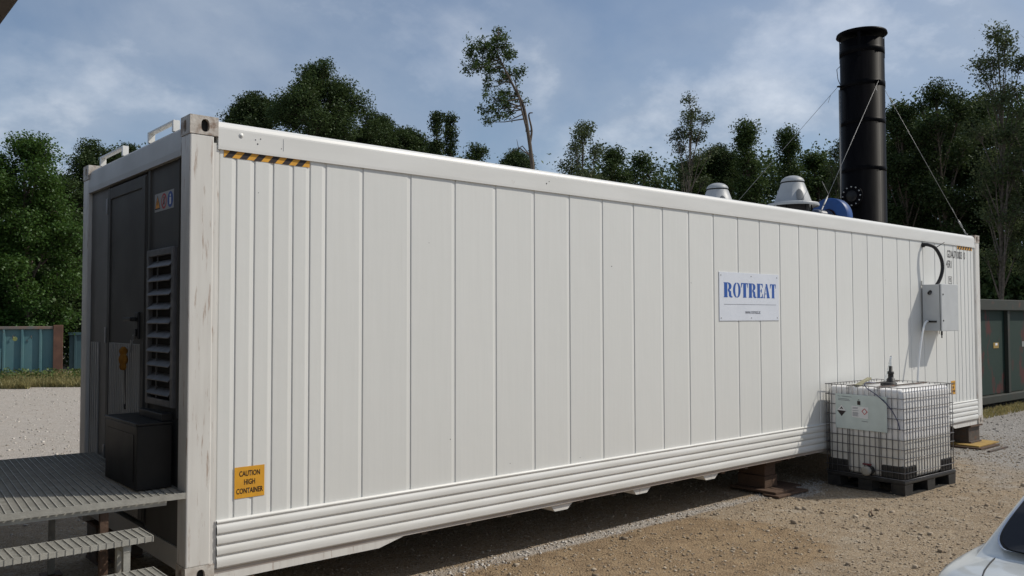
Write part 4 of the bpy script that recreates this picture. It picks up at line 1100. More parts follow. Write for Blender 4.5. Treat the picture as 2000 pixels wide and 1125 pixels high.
# pump lance with a clear tube on top of the tote, thin blue hose, plank
pl = thing('suction_lance', 'black suction fitting with clear tube standing on the caged tank', 'fitting', (7.405, -0.968, TZ), rad(-2.7))
cx, cy = TW*.42+.05, TD*.45
MB().lathe([(.052, TH-.012), (.052, TH+.03), (.044, TH+.034), (.044, TH+.06), (.032, TH+.064), (.030, TH+.11), (.036, TH+.112), (.036, TH+.14), (.022, TH+.144), (.020, TH+.20), (.012, TH+.205), (0, TH+.205)], (cx, cy, 0), 20).build('body', plastic_black, pl)
MB().tube(smooth_path([(cx, cy, TH+.20), (cx, cy, TH+.27), (cx+.03, cy+.01, TH+.315), (cx+.09, cy+.05, TH+.27), (cx+.22, cy+.16, TH+.10), (cx+.30, cy+.24, TH-.002)], 6), .012, 8).build('clear_tube', clear, pl)
MB().tube([(cx+.03, cy, TH-.012), (cx+.03, cy, TH-.05)], .012, 6).build('neck', plastic_black, pl)
bh_ = thing('blue_tube', 'thin dark blue tube hanging over the label side of the tank cage', 'tube', (7.405, -0.968, TZ), rad(-2.7))
MB().tube(smooth_path([(.35, TD*.55, TH+.012), (.05, TD*.50, TH+.03), (-.028, TD*.44, TH-.02), (-.03, TD*.30, TH-.10), (-.032, TD*.15, TH-.22), (-.026, TD*.06, TH-.36), (-.022, TD*.035, TH-.46)], 6), .0055, 6).build('tube', mat('navy_tube', (.03, .035, .09), .35), bh_)
pk = tag(MB().box((-.24, -.026, 0), (.24, .026, .020), .003).build('plank', mat('lime_plank', (.27, .255, .16), .7, col2=(.19, .18, .12), vscale=8)), 'short weathered plank lying across the top of the caged tank', 'plank')
pk.location = (7.72, -0.36, TZ+TH+.010); pk.rotation_euler = (0, rad(-7), rad(10))

# ------------------------------------------------------------------ skips in the background
sk = thing('waste_skip', 'faded teal steel skip with rusty end post at the edge of the trees', 'skip', (5.35, 27.2, GROUND), rad(-14))
# local: x along the front (0 = right end), front face at y = 0
SL, SH, SD = 6.2, 1.72, 2.3
MB().box((-SL, .03, .16), (-.02, SD, SH-.05)).build('body', tealp, sk)
for i, x in enumerate(np.arange(-.52, -SL, -.54)):
    if i == 0:
        rb = MB().prism([(-.045, .03), (-.03, -.05), (.03, -.05), (.045, .03)], 'z', .16, SH-.10).build('rib', tealp, sk); rb.location.x = x
    else: link_copy(rb, sk, (x, 0, 0))
MB().box((-SL, -.06, SH-.10), (-.14, .05, SH), .012).build('top_rail', mat('rusty_rail', (.20, .13, .10), .7, col2=(.12, .14, .14), vscale=3), sk)
MB().box((-SL, -.04, .08), (-.14, .06, .20), .01).build('bottom_rail', teald, sk)
MB().box((-.135, -.10, .02), (.16, .10, SH+.04), .01).build('end_post', mat('rust_post', (.15, .075, .05), .8, col2=(.085, .045, .033), vscale=3, bump=.3, bscale=20), sk)
mb = MB(); mb.box((-1.98, -.058, .30), (-1.66, -.0505, .98)); mb.build('hatch', tealp, sk)
mb = MB().lathe([(0, -.0535), (.075, -.053), (.08, -.05)], (-1.28, .082, 1.30), 16, 'y'); mb.build('round_sticker', mat('lime_sticker', (.45, .47, .16), .5), sk)
for i, x in enumerate(np.arange(-.8, -SL, -.54)):
    if i == 0: hk = MB().tube([(0, .03, 1.40), (0, -.03, 1.38), (.01, -.02, 1.30)], .014, 6).build('rope_hook', steel_dark, sk); hk.location.x = x
    else: link_copy(hk, sk, (x, 0, 0))
MB().box((-SL+.3, .3, 0), (-.3, .5, .159)).build('runner', steel_dark, sk); MB().box((-SL+.3, SD-.5, 0), (-.3, SD-.3, .159)).build('runner', steel_dark, sk)
s2 = thing('waste_skip', 'dark blue-green skip half hidden behind the corner of the white container', 'skip', (7.05, 29.6, GROUND), rad(-14))
MB().box((-.75, .03, .10), (4.2, 2.2, 1.42)).build('body', teald, s2)
for i, x in enumerate((-.55, .15, .85, 1.55, 2.25, 2.95, 3.65)):
    if i == 0: rb = MB().prism([(-.05, .03), (-.035, -.04), (.035, -.04), (.05, .03)], 'z', .10, 1.36).build('rib', teald, s2); rb.location.x = x
    else: link_copy(rb, s2, (x, 0, 0))
MB().box((-.80, -.05, 1.36), (4.25, .06, 1.46), .01).build('top_rail', teald, s2)
MB().box((-.6, .3, 0), (4.0, .5, .099)).build('runner', steel_dark, s2); MB().box((-.6, 1.7, 0), (4.0, 1.9, .099)).build('runner', steel_dark, s2)

s3 = thing('waste_skip', 'dark green skip with peeling red rust beyond the far end of the container', 'skip', (15.0, 1.9, GROUND), rad(-1.0))
GL, GH = 6.4, 2.33
MB().box((0, .05, .30), (GL, 2.3, GH-.05)).build('body', greenp, s3)
for i, x in enumerate((.35, 1.95, 3.62, 5.30)):
    if i == 0: rb = MB().box((-.06, -.03, .28), (.06, .05, GH-.22), .008).build('post', greenrail, s3); rb.location.x = x
    else: link_copy(rb, s3, (x, 0, 0))
MB().box((-.02, -.08, GH-.23), (GL+.02, .08, GH), .012).build('top_rail', greenrail, s3)
MB().box((-.02, -.07, .125), (GL+.02, .10, .285), .012).build('bottom_rail', greenrail, s3)
mb = MB(); mb.box((.5, .5, 0), (GL-.5, .72, .30)); mb.box((.5, 1.6, 0), (GL-.5, 1.82, .30)); mb.build('runner', steel_dark, s3)
for i, (x, wd_, m_) in enumerate(((2.18, .12, 'pale'), (2.95, .28, 'yellow'), (4.55, .32, 'pale'))):
    o = MB().box((x, .042, 1.28), (x+wd_, .0485, 1.40)).build('sticker', mat('faded_sticker', (.22, .23, .22), .6) if m_ == 'pale' else mat('faded_yellow', (.30, .20, .05), .6), s3)
MB().box((3.05, .040, 1.34), (3.16, .0415, 1.39)).build('sticker_mark', paper, s3)

# ------------------------------------------------------------------ silver car, its rear corner in the picture
car = thing('parked_car', 'silver car parked at the lower right with tinted rear window', 'car', (1.58, -4.47, GROUND))
half = [(.60, .20), (.76, .24), (.845, .36), (.868, .55), (.862, .70), (.850, .80), (.828, .872), (.79, .905), (.70, .922), (.45, .935), (0, .94)]
stn = [(-.02, .70, .10, -.09), (.00, .80, .06, -.05), (.035, .875, .03, -.022), (.10, .93, .01, -.008), (.22, .965, 0, 0), (.45, .99, 0, .004), (.9, 1, 0, .01), (1.6, 1, 0, .005), (2.6, 1, 0, -.005), (3.2, .99, 0, -.02), (3.7, .965, 0, -.08), (4.1, .90, 0, -.14), (4.27, .82, .03, -.20), (4.33, .70, .08, -.26)]
vs, fs = [], []
full_n = 2*len(half)-1
for (s, ws, lo, hi) in stn:
    ring_ = []
    for (ww, hh) in half:
        t = (hh-.2)/.74; hh = hh+.030*t
        ring_.append((s, ww*ws, hh+lo*(1-t)+hi*t))
    ring_ = ring_+[(a, -b, c) for a, b, c in reversed(ring_[:-1])]
    vs += ring_
for i in range(len(stn)-1):
    for j in range(full_n-1): fs.append((i*full_n+j, i*full_n+j+1, (i+1)*full_n+j+1, (i+1)*full_n+j))
    fs.append((i*full_n+full_n-1, i*full_n, (i+1)*full_n, (i+1)*full_n+full_n-1))
fs.append(tuple(range(full_n))); fs.append(tuple(reversed(range((len(stn)-1)*full_n, len(stn)*full_n))))
body = mesh_obj('body', vs, fs, silver, car, True)
bm = bmesh.new(); bm.from_mesh(body.data); bmesh.ops.recalc_face_normals(bm, faces=bm.faces[:]); bm.to_mesh(body.data); bm.free()
sb = body.modifiers.new('smooth', 'SUBSURF'); sb.levels = sb.render_levels = 2
def gh(s):                                   # roof line
    pts = [(.34, .955), (.38, .968), (.56, 1.105), (.74, 1.225), (.92, 1.33), (1.15, 1.40), (1.8, 1.44), (2.3, 1.40), (2.6, 1.31), (3.25, .935), (3.4, .90)]
    for (a, b), (c, d) in zip(pts[:-1], pts[1:]):
        if a <= s <= c: return b+(d-b)*(s-a)/(c-a)
    return pts[-1][1] if s > 3 else pts[0][1]
def gw(s): return .680-.15*min(1, max(0, (gh(s)-.94)/.42))
ss = [.30, .34, .38, .44, .56, .68, .80, .92, 1.15, 1.5, 1.8, 2.1, 2.3, 2.6, 2.9, 3.1, 3.25, 3.4]
rows = []
for s in ss:
    h, ww = gh(s), gw(s)
    wo = ww+.042*(1 if h > 1.0 else .6)
    sec = [(.752, .905), (wo+(.745-wo)*.5, .91+(h-.91)*.45), (wo+.012, h-.035 if h > 1.0 else h-.01), (wo-.018, h-.010), (ww-.02, h), (ww*.55, h+.012), (0, h+.016)]
    sec = [(s, a, b) for a, b in sec]; rows.append(sec+[(a, -b, c) for a, b, c in reversed(sec[:-1])])
n = len(rows[0]); vs = [q for r_ in rows for q in r_]
fs = [(i*n+j, i*n+j+1, (i+1)*n+j+1, (i+1)*n+j) for i in range(len(rows)-1) for j in range(n-1)]
roof_ = mesh_obj('cabin_shell', vs, fs, silver, car, True)
sb = roof_.modifiers.new('smooth', 'SUBSURF'); sb.levels = sb.render_levels = 2
def patch(name, S, m, n=144, rings=10, e=5.0, k=1.0, off=(0, 0, 0), parent=car):
    vs, fs = [tuple(Vector(S(0, .5))+Vector(off))], []
    for r_ in range(1, rings+1):
        for j in range(n):
            a = 2*PI*j/n; c, s_ = math.cos(a), math.sin(a); q = (abs(c)**e+abs(s_)**e)**(-1/e)*k*r_/rings
            vs.append(tuple(Vector(S(c*q, .5+.5*s_*q))+Vector(off)))
    for j in range(n): fs.append((0, 1+j, 1+(j+1) % n))
    for r_ in range(rings-1):
        for j in range(n): fs.append((1+r_*n+j, 1+(r_+1)*n+j, 1+(r_+1)*n+(j+1) % n, 1+r_*n+(j+1) % n))
    o = mesh_obj(name, vs, fs, m, parent, True)
    return o
def rear_glass(u, v):
    s = .362+.52*v; h = max(gh(s), .975)
    return (s-.02*(1-u*u)*(1-v)-.006, u*(gw(s)-.012), h+.014+.012*(1-u*u))
patch('window_trim', rear_glass, chrome, k=1.026, e=6, off=(-.001, 0, .001))
patch('window_rubber', rear_glass, rubber, k=1.014, e=6, off=(-.003, 0, .003))
patch('rear_window', rear_glass, glass_dark, e=6, off=(-.005, 0, .006))
def front_glass(u, v):
    s = 3.20-.58*v; h = gh(s); return (s+.01, u*(gw(s)-.02), h+.02+.012*(1-u*u))
patch('windscreen', front_glass, glass_dark, e=7)
for sg_ in (1, -1):
    for a, b in ((.98, 1.72), (1.80, 2.75)):
        def side_glass(u, v, a=a, b=b, sg_=sg_):
            s = (a+b)/2+u*(b-a)/2*(1-.16*v); h = .93+(gh(min(max(s, 1.15), 2.45))-.09-.93)*v
            return (s, sg_*(.772-.15*v), h)
        patch('side_window', side_glass, glass_dark, e=6)
dg = bpy.context.evaluated_depsgraph_get(); dg.update()
from mathutils.bvhtree import BVHTree
bv = BVHTree.FromObject(body, dg)
def on_body(s, ww):
    hit = bv.ray_cast(Vector((s, ww, 3)), Vector((0, 0, -1))); return hit[0] if hit[0] else Vector((s, ww, .9))
for sg_ in (1, -1):
    seam = [on_body(s, sg_*ww)+Vector((0, 0, .0005)) for s, ww in ((.395, .632), (.33, .628), (.26, .618), (.16, .60), (.08, .58), (.03, .56))]
    MB().tube(seam, .0035, 6).build('boot_seam', rubber, car)
    o = MB().box((-.012, sg_*.44, .66), (.06, sg_*.74, .80), .02).build('tail_light', tail_red, car)
MB().box((-.055, -.66, .36), (.05, .66, .56), .03).build('rear_bumper', silver, car)
for s in (.82, 3.42):
    for sg_ in (1, -1):
        wh = empty('wheel'); wh.parent = car; wh.location = (s, sg_*.76, .31)
        MB().lathe([(.20, -.10), (.30, -.10), (.312, -.07), (.312, .07), (.30, .11), (.20, .11)], (0, 0, 0), 28, 'y').build('tyre', tyre_m, wh)
        MB().lathe([(.20, -.09), (.20, .09), (.17, sg_*.07), (.05, sg_*.085), (0, sg_*.085)], (0, 0, 0), 24, 'y').build('rim', alu, wh)

# ------------------------------------------------------------------ roof edge at left; the unseen cabin beneath is added, lengthened to shade the end
cbn = thing('shade_cabin', 'dark overhanging roof edge in the upper left corner', 'cabin', (-3.6, 0.4, GROUND))
MB().box((-1.2, -2.6, .15), (1.35, 7.4, 3.12)).build('wall', cabin_m, cbn)  # unseen dark wall, sized to block sky and bounce from the container end
MB().box((-1.4, -2.9, 3.321-.002), (2.46, 7.7, 3.42), .01).build('roof', cabin_roof_m, cbn)
MB().box((-1.2, -2.6, 3.121), (1.35, 7.4, 3.318)).build('eaves_board', cabin_roof_m, cbn)
for i, y in enumerate((-2.4, -.8, .8, 2.4, 4.0, 5.6, 7.2)):
    if i == 0: rf = MB().box((1.351, -.04, 3.20), (2.30, .04, 3.318)).build('rafter', cabin_roof_m, cbn); rf.location.y = y
    else: link_copy(rf, cbn, (0, y, 0))
MB().box((-1.1, -2.5, 0), (1.25, 7.3, .149)).build('plinth', steel_dark, cbn)

# ------------------------------------------------------------------ trees
def bearing(u, D):
    """ground point at distance D (along the view) in the direction u of the picture's width"""
    d = fw*D + rt*((u-1000)/1655.7*D)
    return Vector((CAM.x+d.x, CAM.y+d.y, GROUND))
def zat(v, D): return CAM.z+(622-v)/1655.7*D
def branch_tube(V, F, pts, r0, r1, n=5):
    pts = np.asarray(pts, float); k = sum(len(a) for a in V); m = len(pts)
    d = np.gradient(pts, axis=0); d /= np.linalg.norm(d, axis=1)[:, None]+1e-9
    ref = np.array([1.0, 0, 0]) if abs(d[0][0]) < .8 else np.array([0, 1.0, 0])
    a = np.cross(d, ref); a /= np.linalg.norm(a, axis=1)[:, None]+1e-9; b = np.cross(d, a)
    rr = np.linspace(r0, r1, m)[:, None, None]; th = np.linspace(0, 2*PI, n, endpoint=False)
    ringv = pts[:, None]+rr*(a[:, None]*np.cos(th)[None, :, None]+b[:, None]*np.sin(th)[None, :, None])
    V.append(ringv.reshape(-1, 3))
    i, j = np.meshgrid(np.arange(m-1), np.arange(n), indexing='ij')
    F.append(np.stack([k+i*n+j, k+i*n+(j+1) % n, k+(i+1)*n+(j+1) % n, k+(i+1)*n+j], -1).reshape(-1, 4))
def leaves_mesh(C, r, size, up_bias=.35, aspect=.62):
    """one bent leaf (two quads -> kite) at every point of C"""
    n = len(C)
    nrm = r.normal(size=(n, 3)); nrm[:, 2] = np.abs(nrm[:, 2])+up_bias; nrm /= np.linalg.norm(nrm, axis=1)[:, None]
    t = r.normal(size=(n, 3)); t -= nrm*(t*nrm).sum(1)[:, None]; t /= np.linalg.norm(t, axis=1)[:, None]; b = np.cross(nrm, t)
    s = size*r.uniform(.65, 1.35, (n, 1))
    A = C-t*s*.5; B = C+b*s*aspect*.5+nrm*s*.08; D = C+t*s*.5; E = C-b*s*aspect*.5+nrm*s*.08
    V = np.stack([A, B, D, E], 1).reshape(-1, 3)
    F = (np.arange(n)[:, None]*4+np.arange(4)[None])
    return V, F
def crown_profile(kind, t):
    if kind == 'round': return math.sqrt(max(0.02, 1-(2*t-1)**2))*(1.0 if t > .3 else .9)
    if kind == 'column': return .55+.55*math.sin(PI*min(1, t*1.0+.05))*(1-.6*t)
    if kind == 'cone': return max(.10, (1-t)**.75)
    if kind == 'loose': return .45+.6*math.sin(PI*(t*.85+.05))
    return 1
def tree_mesh(seed, H, base, R, kind='round', lobes=16, clumps=42, per=26, clump=.20, leaf=.13, lean=(0, 0), trunk_r=.14, bark_m=None, leaf_m=None, droop=0.0, lobe_r=(.30, .50), stems=1):
    """trunk, limbs that each carry a lobe of twigs, leaf clumps on the twigs; base at the origin"""
    r = np.random.default_rng(seed); V, F, C = [], [], []
    tz = np.linspace(0, 1, 12); ph = r.uniform(0, 6.28, 4)
    T = np.stack([lean[0]*tz**1.4*H+.018*H*np.sin(tz*5+ph[0])*tz, lean[1]*tz**1.4*H+.018*H*np.sin(tz*4+ph[1])*tz, tz*H*.95], -1); T[0, 2] = -.05
    branch_tube(V, F, T, trunk_r, trunk_r*.10, 7)
    axis = lambda z: np.array([np.interp(z, tz, T[:, c]) for c in range(3)])
    for s_ in range(stems-1):
        q = axis(base*.5*r.uniform(.6, 1.2)); e_ = axis(.93)+np.append(r.normal(size=2)*R*.3, -H*.1*r.random())
        B = q+(e_-q)*np.linspace(0, 1, 7)[:, None]+np.cumsum(r.normal(size=(7, 3))*.02*H*.3, 0)*np.linspace(0, 1, 7)[:, None]
        branch_tube(V, F, B, trunk_r*.6, trunk_r*.08, 5)
    for i in range(lobes):
        t = ((i+.5)/lobes)**(.72 if kind == 'cone' else .92)
        prof = crown_profile(kind, t)*R
        lr = R*r.uniform(*lobe_r)*(.45+.55*min(1, crown_profile(kind, t)))
        if i >= lobes-2: off = R*.06; lr = R*r.uniform(.20, .30); t = min(t, .95)
        else: off = max(0, prof-lr*.8)*r.uniform(.55, 1.12)
        az = i*2.399+r.uniform(-.5, .5)
        zc = base+(1-base)*t
        a = axis(max(base*.7, zc-.10-off/H*.35)*.96)
        zt = min(zc*H, H-lr*.85)+r.normal()*.02*H
        c = axis(min(zc, .96)); c = np.array([c[0]+off*math.cos(az), c[1]+off*math.sin(az), zt-droop*off])
        m = 5; q = np.linspace(0, 1, m)[:, None]
        B = a+(c-a)*q+np.cumsum(r.normal(size=(m, 3))*.05*lr, 0)*q; B[:, 2] -= .10*off*np.sin(q[:, 0]*PI)
        branch_tube(V, F, B, trunk_r*.34*(1-.6*t)+.012, .010, 5)
        nC = max(5, int(clumps*r.uniform(.6, 1.35)*(lr/(.4*R))**1.5))
        for k in range(nC):
            d = r.normal(size=3); d[2] = d[2]*.9+.25; d /= np.linalg.norm(d)
            rad_ = lr*r.uniform(.50, 1.0)*(1.28 if r.random() < .10 else 1)
            e_ = B[-1]+d*rad_*np.array([1, 1, .85]); e_[2] -= droop*rad_*.5
            st = B[-2]+(B[-1]-B[-2])*r.random()
            mid = (st+e_)/2+r.normal(size=3)*.06*rad_+np.array([0, 0, .06*rad_])
            branch_tube(V, F, [st, mid, e_], .012, .004, 3)
            n = r.poisson(per*r.uniform(.4, 1.5))
            G_ = r.normal(size=(n, 3)); G_ *= np.minimum(1, 1.6/(np.linalg.norm(G_, axis=1)+1e-6))[:, None]
            sc_ = clump*r.uniform(.7, 1.35)
            C.append(e_+G_*sc_*np.array([1, 1, .7]))
            n2 = n//4; C.append(mid+r.normal(size=(n2, 3))*sc_*.7)
    tm = fast_mesh('trunk', np.concatenate(V), np.concatenate(F), bark_m or bark, smooth=True)
    LV, LF = leaves_mesh(np.concatenate(C), r, leaf)
    cm = fast_mesh('crown', LV, LF, leaf_m or leaf_dark)
    return tm, cm
proto = {}
def plant_tree(name, label, u, vtop, D, key, half_px, vbase=None, group=None, rz=None, **kw):
    P = bearing(u, D); Ht = zat(vtop, D)-GROUND
    t = thing(name, label, 'tree', P, group=group)
    t.rotation_euler[2] = rz if rz is not None else (0 if kw.get('lean') else random.uniform(0, 6.28))
    if key in proto:
        tm0, cm0, H0, R0 = proto[key]; tm, cm = link_copy(tm0, t), link_copy(cm0, t)
        sx = half_px/1655.7*D/R0; t.scale = (sx, sx, Ht/H0)
    else:
        R = half_px/1655.7*D
        base = kw.pop('base', None)
        if base is None: base = max(.08, min(.8, (zat(vbase, D)-GROUND)/Ht)) if vbase else .2
        tm, cm = tree_mesh(hash_(key), Ht, base, R, **kw)
        tm.parent = t; cm.parent = t; proto[key] = (tm, cm, Ht, R)
    return t
def hash_(s): return sum(ord(c)*(i+3)*7 for i, c in enumerate(s)) % 99991
V2 = lambda u: None
right2 = (rt.x, rt.y)
def ln(a): return (right2[0]*a, right2[1]*a)      # lean towards the right of the view
big = dict(lobes=28, clumps=52, per=40, clump=.25, leaf=.105)
# left group
plant_tree('acacia_tree', 'bright green feathery tree behind the teal skip', 50, 270, 31, 'ac1', 105, base=.10, kind='loose', lobes=34, clumps=52, per=46, clump=.25, leaf=.10, leaf_m=leaf_acacia, droop=.12, trunk_r=.2, lobe_r=(.26, .42))
plant_tree('acacia_tree', 'bright green tree cut by the left picture edge', -80, 292, 30, 'ac1', 105, rz=2.2)
plant_tree('broadleaf_tree', 'dark tree above the left end of the container, beside the bright tree', 176, 276, 38, 'dk1', 62, base=.12, kind='loose', leaf_m=leaf_dark, lobe_r=(.24, .42), **big)
plant_tree('broadleaf_tree', 'dark spiky tree just above the near roof loops', 240, 272, 40, 'dk2', 46, base=.12, kind='cone', leaf_m=leaf_dark, lobe_r=(.22, .40), **big)
plant_tree('broadleaf_tree', 'dark tree in the gap between teal skip and container', 118, 345, 36, 'dk1', 70, rz=1.0)
# behind the middle of the container
plant_tree('broadleaf_tree', 'low round dark tree left of the big round tree', 484, 192, 42, 'rd1', 60, vbase=330, kind='round', leaf_m=leaf_dark, **big)
plant_tree('broadleaf_tree', 'big round dark tree rising over the container roof', 625, 132, 40, 'rd2', 92, vbase=330, kind='round', leaf_m=leaf_dark, lobe_r=(.26, .44), **{**big, 'lobes': 30, 'clumps': 70})
plant_tree('broadleaf_tree', 'dark tree on the right shoulder of the big round tree', 735, 228, 43, 'rd2', 82, rz=1.1)
plant_tree('broadleaf_tree', 'lower dark tree sloping down beside the slim column tree', 802, 262, 44, 'rd1', 62, rz=2.6)
plant_tree('column_tree', 'slim column-shaped dark tree, left of a pair', 847, 202, 36, 'cl1', 24, base=.15, kind='cone', lobes=30, clumps=14, per=36, clump=.18, leaf=.10, leaf_m=leaf_dark, lobe_r=(.30, .55))
plant_tree('column_tree', 'slim column-shaped dark tree, right of a pair', 888, 212, 37, 'cl2', 26, base=.15, kind='cone', lobes=28, clumps=14, per=34, clump=.18, leaf=.10, leaf_m=leaf_dark, lobe_r=(.30, .55))
plant_tree('broadleaf_tree', 'loose low tree between the column trees and the lone tree', 932, 278, 38, 'ls1', 44, base=.2, kind='loose', lobes=22, clumps=26, per=34, clump=.22, leaf=.10, leaf_m=leaf_dark, lobe_r=(.24, .40))
plant_tree('broadleaf_tree', 'low bushy tree at the foot of the lone tall tree', 1003, 303, 40, 'rd1', 42, rz=.4)
plant_tree('birch_tree', 'thin birch with open crown right of the lone tall tree', 1132, 240, 36, 'bi1', 46, base=.45, kind='loose', lobes=24, clumps=24, per=26, clump=.21, leaf=.095, leaf_m=leaf_birch, bark_m=bark_pale, trunk_r=.08, lobe_r=(.20, .36))
plant_tree('broadleaf_tree', 'small bushy tree right of the thin birch', 1205, 284, 40, 'ls2', 44, base=.2, kind='round', lobes=24, clumps=34, per=34, clump=.24, leaf=.10, leaf_m=leaf_mid, lobe_r=(.26, .42))
plant_tree('broadleaf_tree', 'small dark tree left of the leaning birch', 1265, 300, 42, 'ls1', 48, rz=3.0)
plant_tree('birch_tree', 'slender birch leaning right with sparse drooping crown', 1312, 182, 36, 'bi2', 42, base=.60, kind='loose', lobes=20, clumps=18, per=24, clump=.19, leaf=.095, leaf_m=leaf_birch, bark_m=bark_pale, trunk_r=.08, lean=ln(.085), droop=.3, lobe_r=(.20, .34))
plant_tree('broadleaf_tree', 'low tree around the foot of the leaning birch', 1350, 314, 42, 'ls2', 56, rz=1.9)
plant_tree('broadleaf_tree', 'small tree between the leaning birch and the pointed trees', 1410, 298, 43, 'rd1', 48, rz=4.1)
plant_tree('pointed_tree', 'dark pointed tree above the small ventilator dome', 1468, 232, 38, 'pt1', 62, base=.10, kind='cone', leaf_m=leaf_mid, lobe_r=(.22, .38), **{**big, 'lobes': 34, 'clumps': 40})
plant_tree('pointed_tree', 'dark pointed tree above the large grey ventilator', 1540, 246, 39, 'pt1', 58, rz=2.0)
plant_tree('pointed_tree', 'lower leafy tree left of the black stack', 1600, 296, 41, 'ls2', 54, rz=.7)
plant_tree('birch_tree', 'thin twiggy birch just left of the black stack', 1640, 278, 37, 'bi1', 30, rz=2.5)
# right group
plant_tree('broadleaf_tree', 'dark tree directly right of the black stack', 1768, 208, 37, 'rt1', 70, base=.10, kind='round', leaf_m=leaf_dark, lobe_r=(.24, .42), **{**big, 'lobes': 34, 'clumps': 56})
plant_tree('broadleaf_tree', 'tall dark tree right of the stack with ragged top', 1848, 152, 36, 'rt2', 68, base=.10, kind='loose', leaf_m=leaf_dark, lobe_r=(.20, .38), **{**big, 'lobes': 34, 'clumps': 40})
plant_tree('broadleaf_tree', 'dark tree below the tall pale birch at right', 1915, 200, 38, 'rt1', 78, rz=2.4)
plant_tree('birch_tree', 'tall pale birch with airy crown at the right edge', 1955, 52, 30, 'bi3', 58, base=.30, kind='loose', lobes=36, clumps=24, per=26, clump=.21, leaf=.09, leaf_m=leaf_birch, bark_m=bark_pale, trunk_r=.09, lobe_r=(.22, .38), stems=2)
plant_tree('birch_tree', 'pale birch cut by the right picture edge', 2035, 56, 29, 'bi3', 62, rz=2.0)
plant_tree('broadleaf_tree', 'dark tree behind the green skip at the right edge', 1990, 236, 36, 'rt2', 88, rz=.9)
plant_tree('broadleaf_tree', 'dark tree out beyond the green skip', 2110, 186, 34, 'rt1', 95, rz=5.0)

# the lone tall tree: two bare stems, a leaning top and one side spray
def lone_tree():
    D = 33; P0 = bearing(1046, D); r = np.random.default_rng(77)
    t = thing('lone_tree', 'lone tall tree with bare forked stems and leaning leafy top', 'tree', P0)
    def W(u, v, dd=0.0):
        q = CAM+fw*0; d = rt*((u-1046)/1655.7*D)+Vector((fw.x, fw.y, 0)).normalized()*dd
        return np.array([d.x, d.y, zat(v, D)-GROUND])
    V, F = [], []
    main = [np.array([0, 0, -.05]), W(1046, 470), W(1041, 330), W(1030, 240, .1), W(1022, 200, .1), W(1004, 165, 0), W(985, 130, -.2), W(972, 95, 0), W(975, 45, .1)]
    second = [W(1046, 500, .15), W(1043, 330, .2), W(1036, 285, .25), W(1040, 250, .3), W(1034, 218, .3), W(1042, 214, .3)]
    third = [W(1030, 250, .1), W(1018, 205, -.1), W(1010, 170, -.2), W(1003, 150, -.2)]
    for pts, a, b in ((main, .10, .015), (second, .075, .02), (third, .04, .015)):
        sm = smooth_path([Vector(q) for q in pts], 4); branch_tube(V, F, [tuple(q) for q in sm], a, b, 7)
    for a, b in ((W(1036, 300, .2), W(998, 294, .3)), (W(1036, 300, .2), W(1010, 270, 0)), (W(1040, 250, .3), W(1028, 232, .2)), (W(1016, 205, 0), W(945, 200, .2)), (W(1020, 200, 0), W(960, 225, -.2))):
        mid = (a+b)/2+r.normal(size=3)*.12; branch_tube(V, F, [a, mid, b], .035, .008, 4)
    blobs = [(975, 50, 16, 14), (968, 75, 26, 20), (950, 85, 24, 18), (935, 95, 26, 18), (918, 105, 14, 18), (985, 90, 22, 22), (998, 105, 14, 18), (960, 112, 34, 18), (925, 128, 24, 14), (945, 132, 26, 16), (912, 138, 12, 8),
             (975, 130, 32, 16), (1000, 135, 16, 14), (955, 152, 24, 8), (985, 150, 20, 10), (1020, 138, 12, 9), (1008, 150, 12, 10), (949, 165, 6, 6),
             (982, 180, 22, 14), (968, 195, 26, 14), (990, 205, 22, 14), (955, 215, 22, 12), (975, 225, 20, 10), (948, 232, 14, 8), (1000, 190, 14, 14), (1010, 178, 10, 8), (1028, 195, 8, 6), (940, 210, 8, 5), (998, 218, 12, 8)]
    C = []
    smp = [np.array(tuple(q)) for pts in (main[2:], third) for q in smooth_path([Vector(w_) for w_ in pts], 6)]
    for (u, v, a, b) in blobs:
        c = W(u, v, r.uniform(-.5, .5)); k = int(a*b*0.62)+24
        sx = a/1655.7*D*.40; sz = b/1655.7*D*.38
        sp0 = min(smp, key=lambda q: np.linalg.norm(q-(c-np.array([0, 0, .25])))); branch_tube(V, F, [sp0, (sp0+c)/2+r.normal(size=3)*.05+np.array([0, 0, -.04]), c], .028, .008, 4)
        for g in range(max(2, k//22)):
            q = r.normal(size=3)*np.array([sx, sx, sz]); C.append(c+q+r.normal(size=(30, 3))*.085)
            branch_tube(V, F, [c, c+q*.5+r.normal(size=3)*.05, c+q], .012, .004, 3)
    tm = fast_mesh('trunk', np.concatenate(V), np.concatenate(F), bark, smooth=True); tm.parent = t
    LV, LF = leaves_mesh(np.concatenate(C), r, .095); cm = fast_mesh('crown', LV, LF, leaf_mid); cm.parent = t
lone_tree()

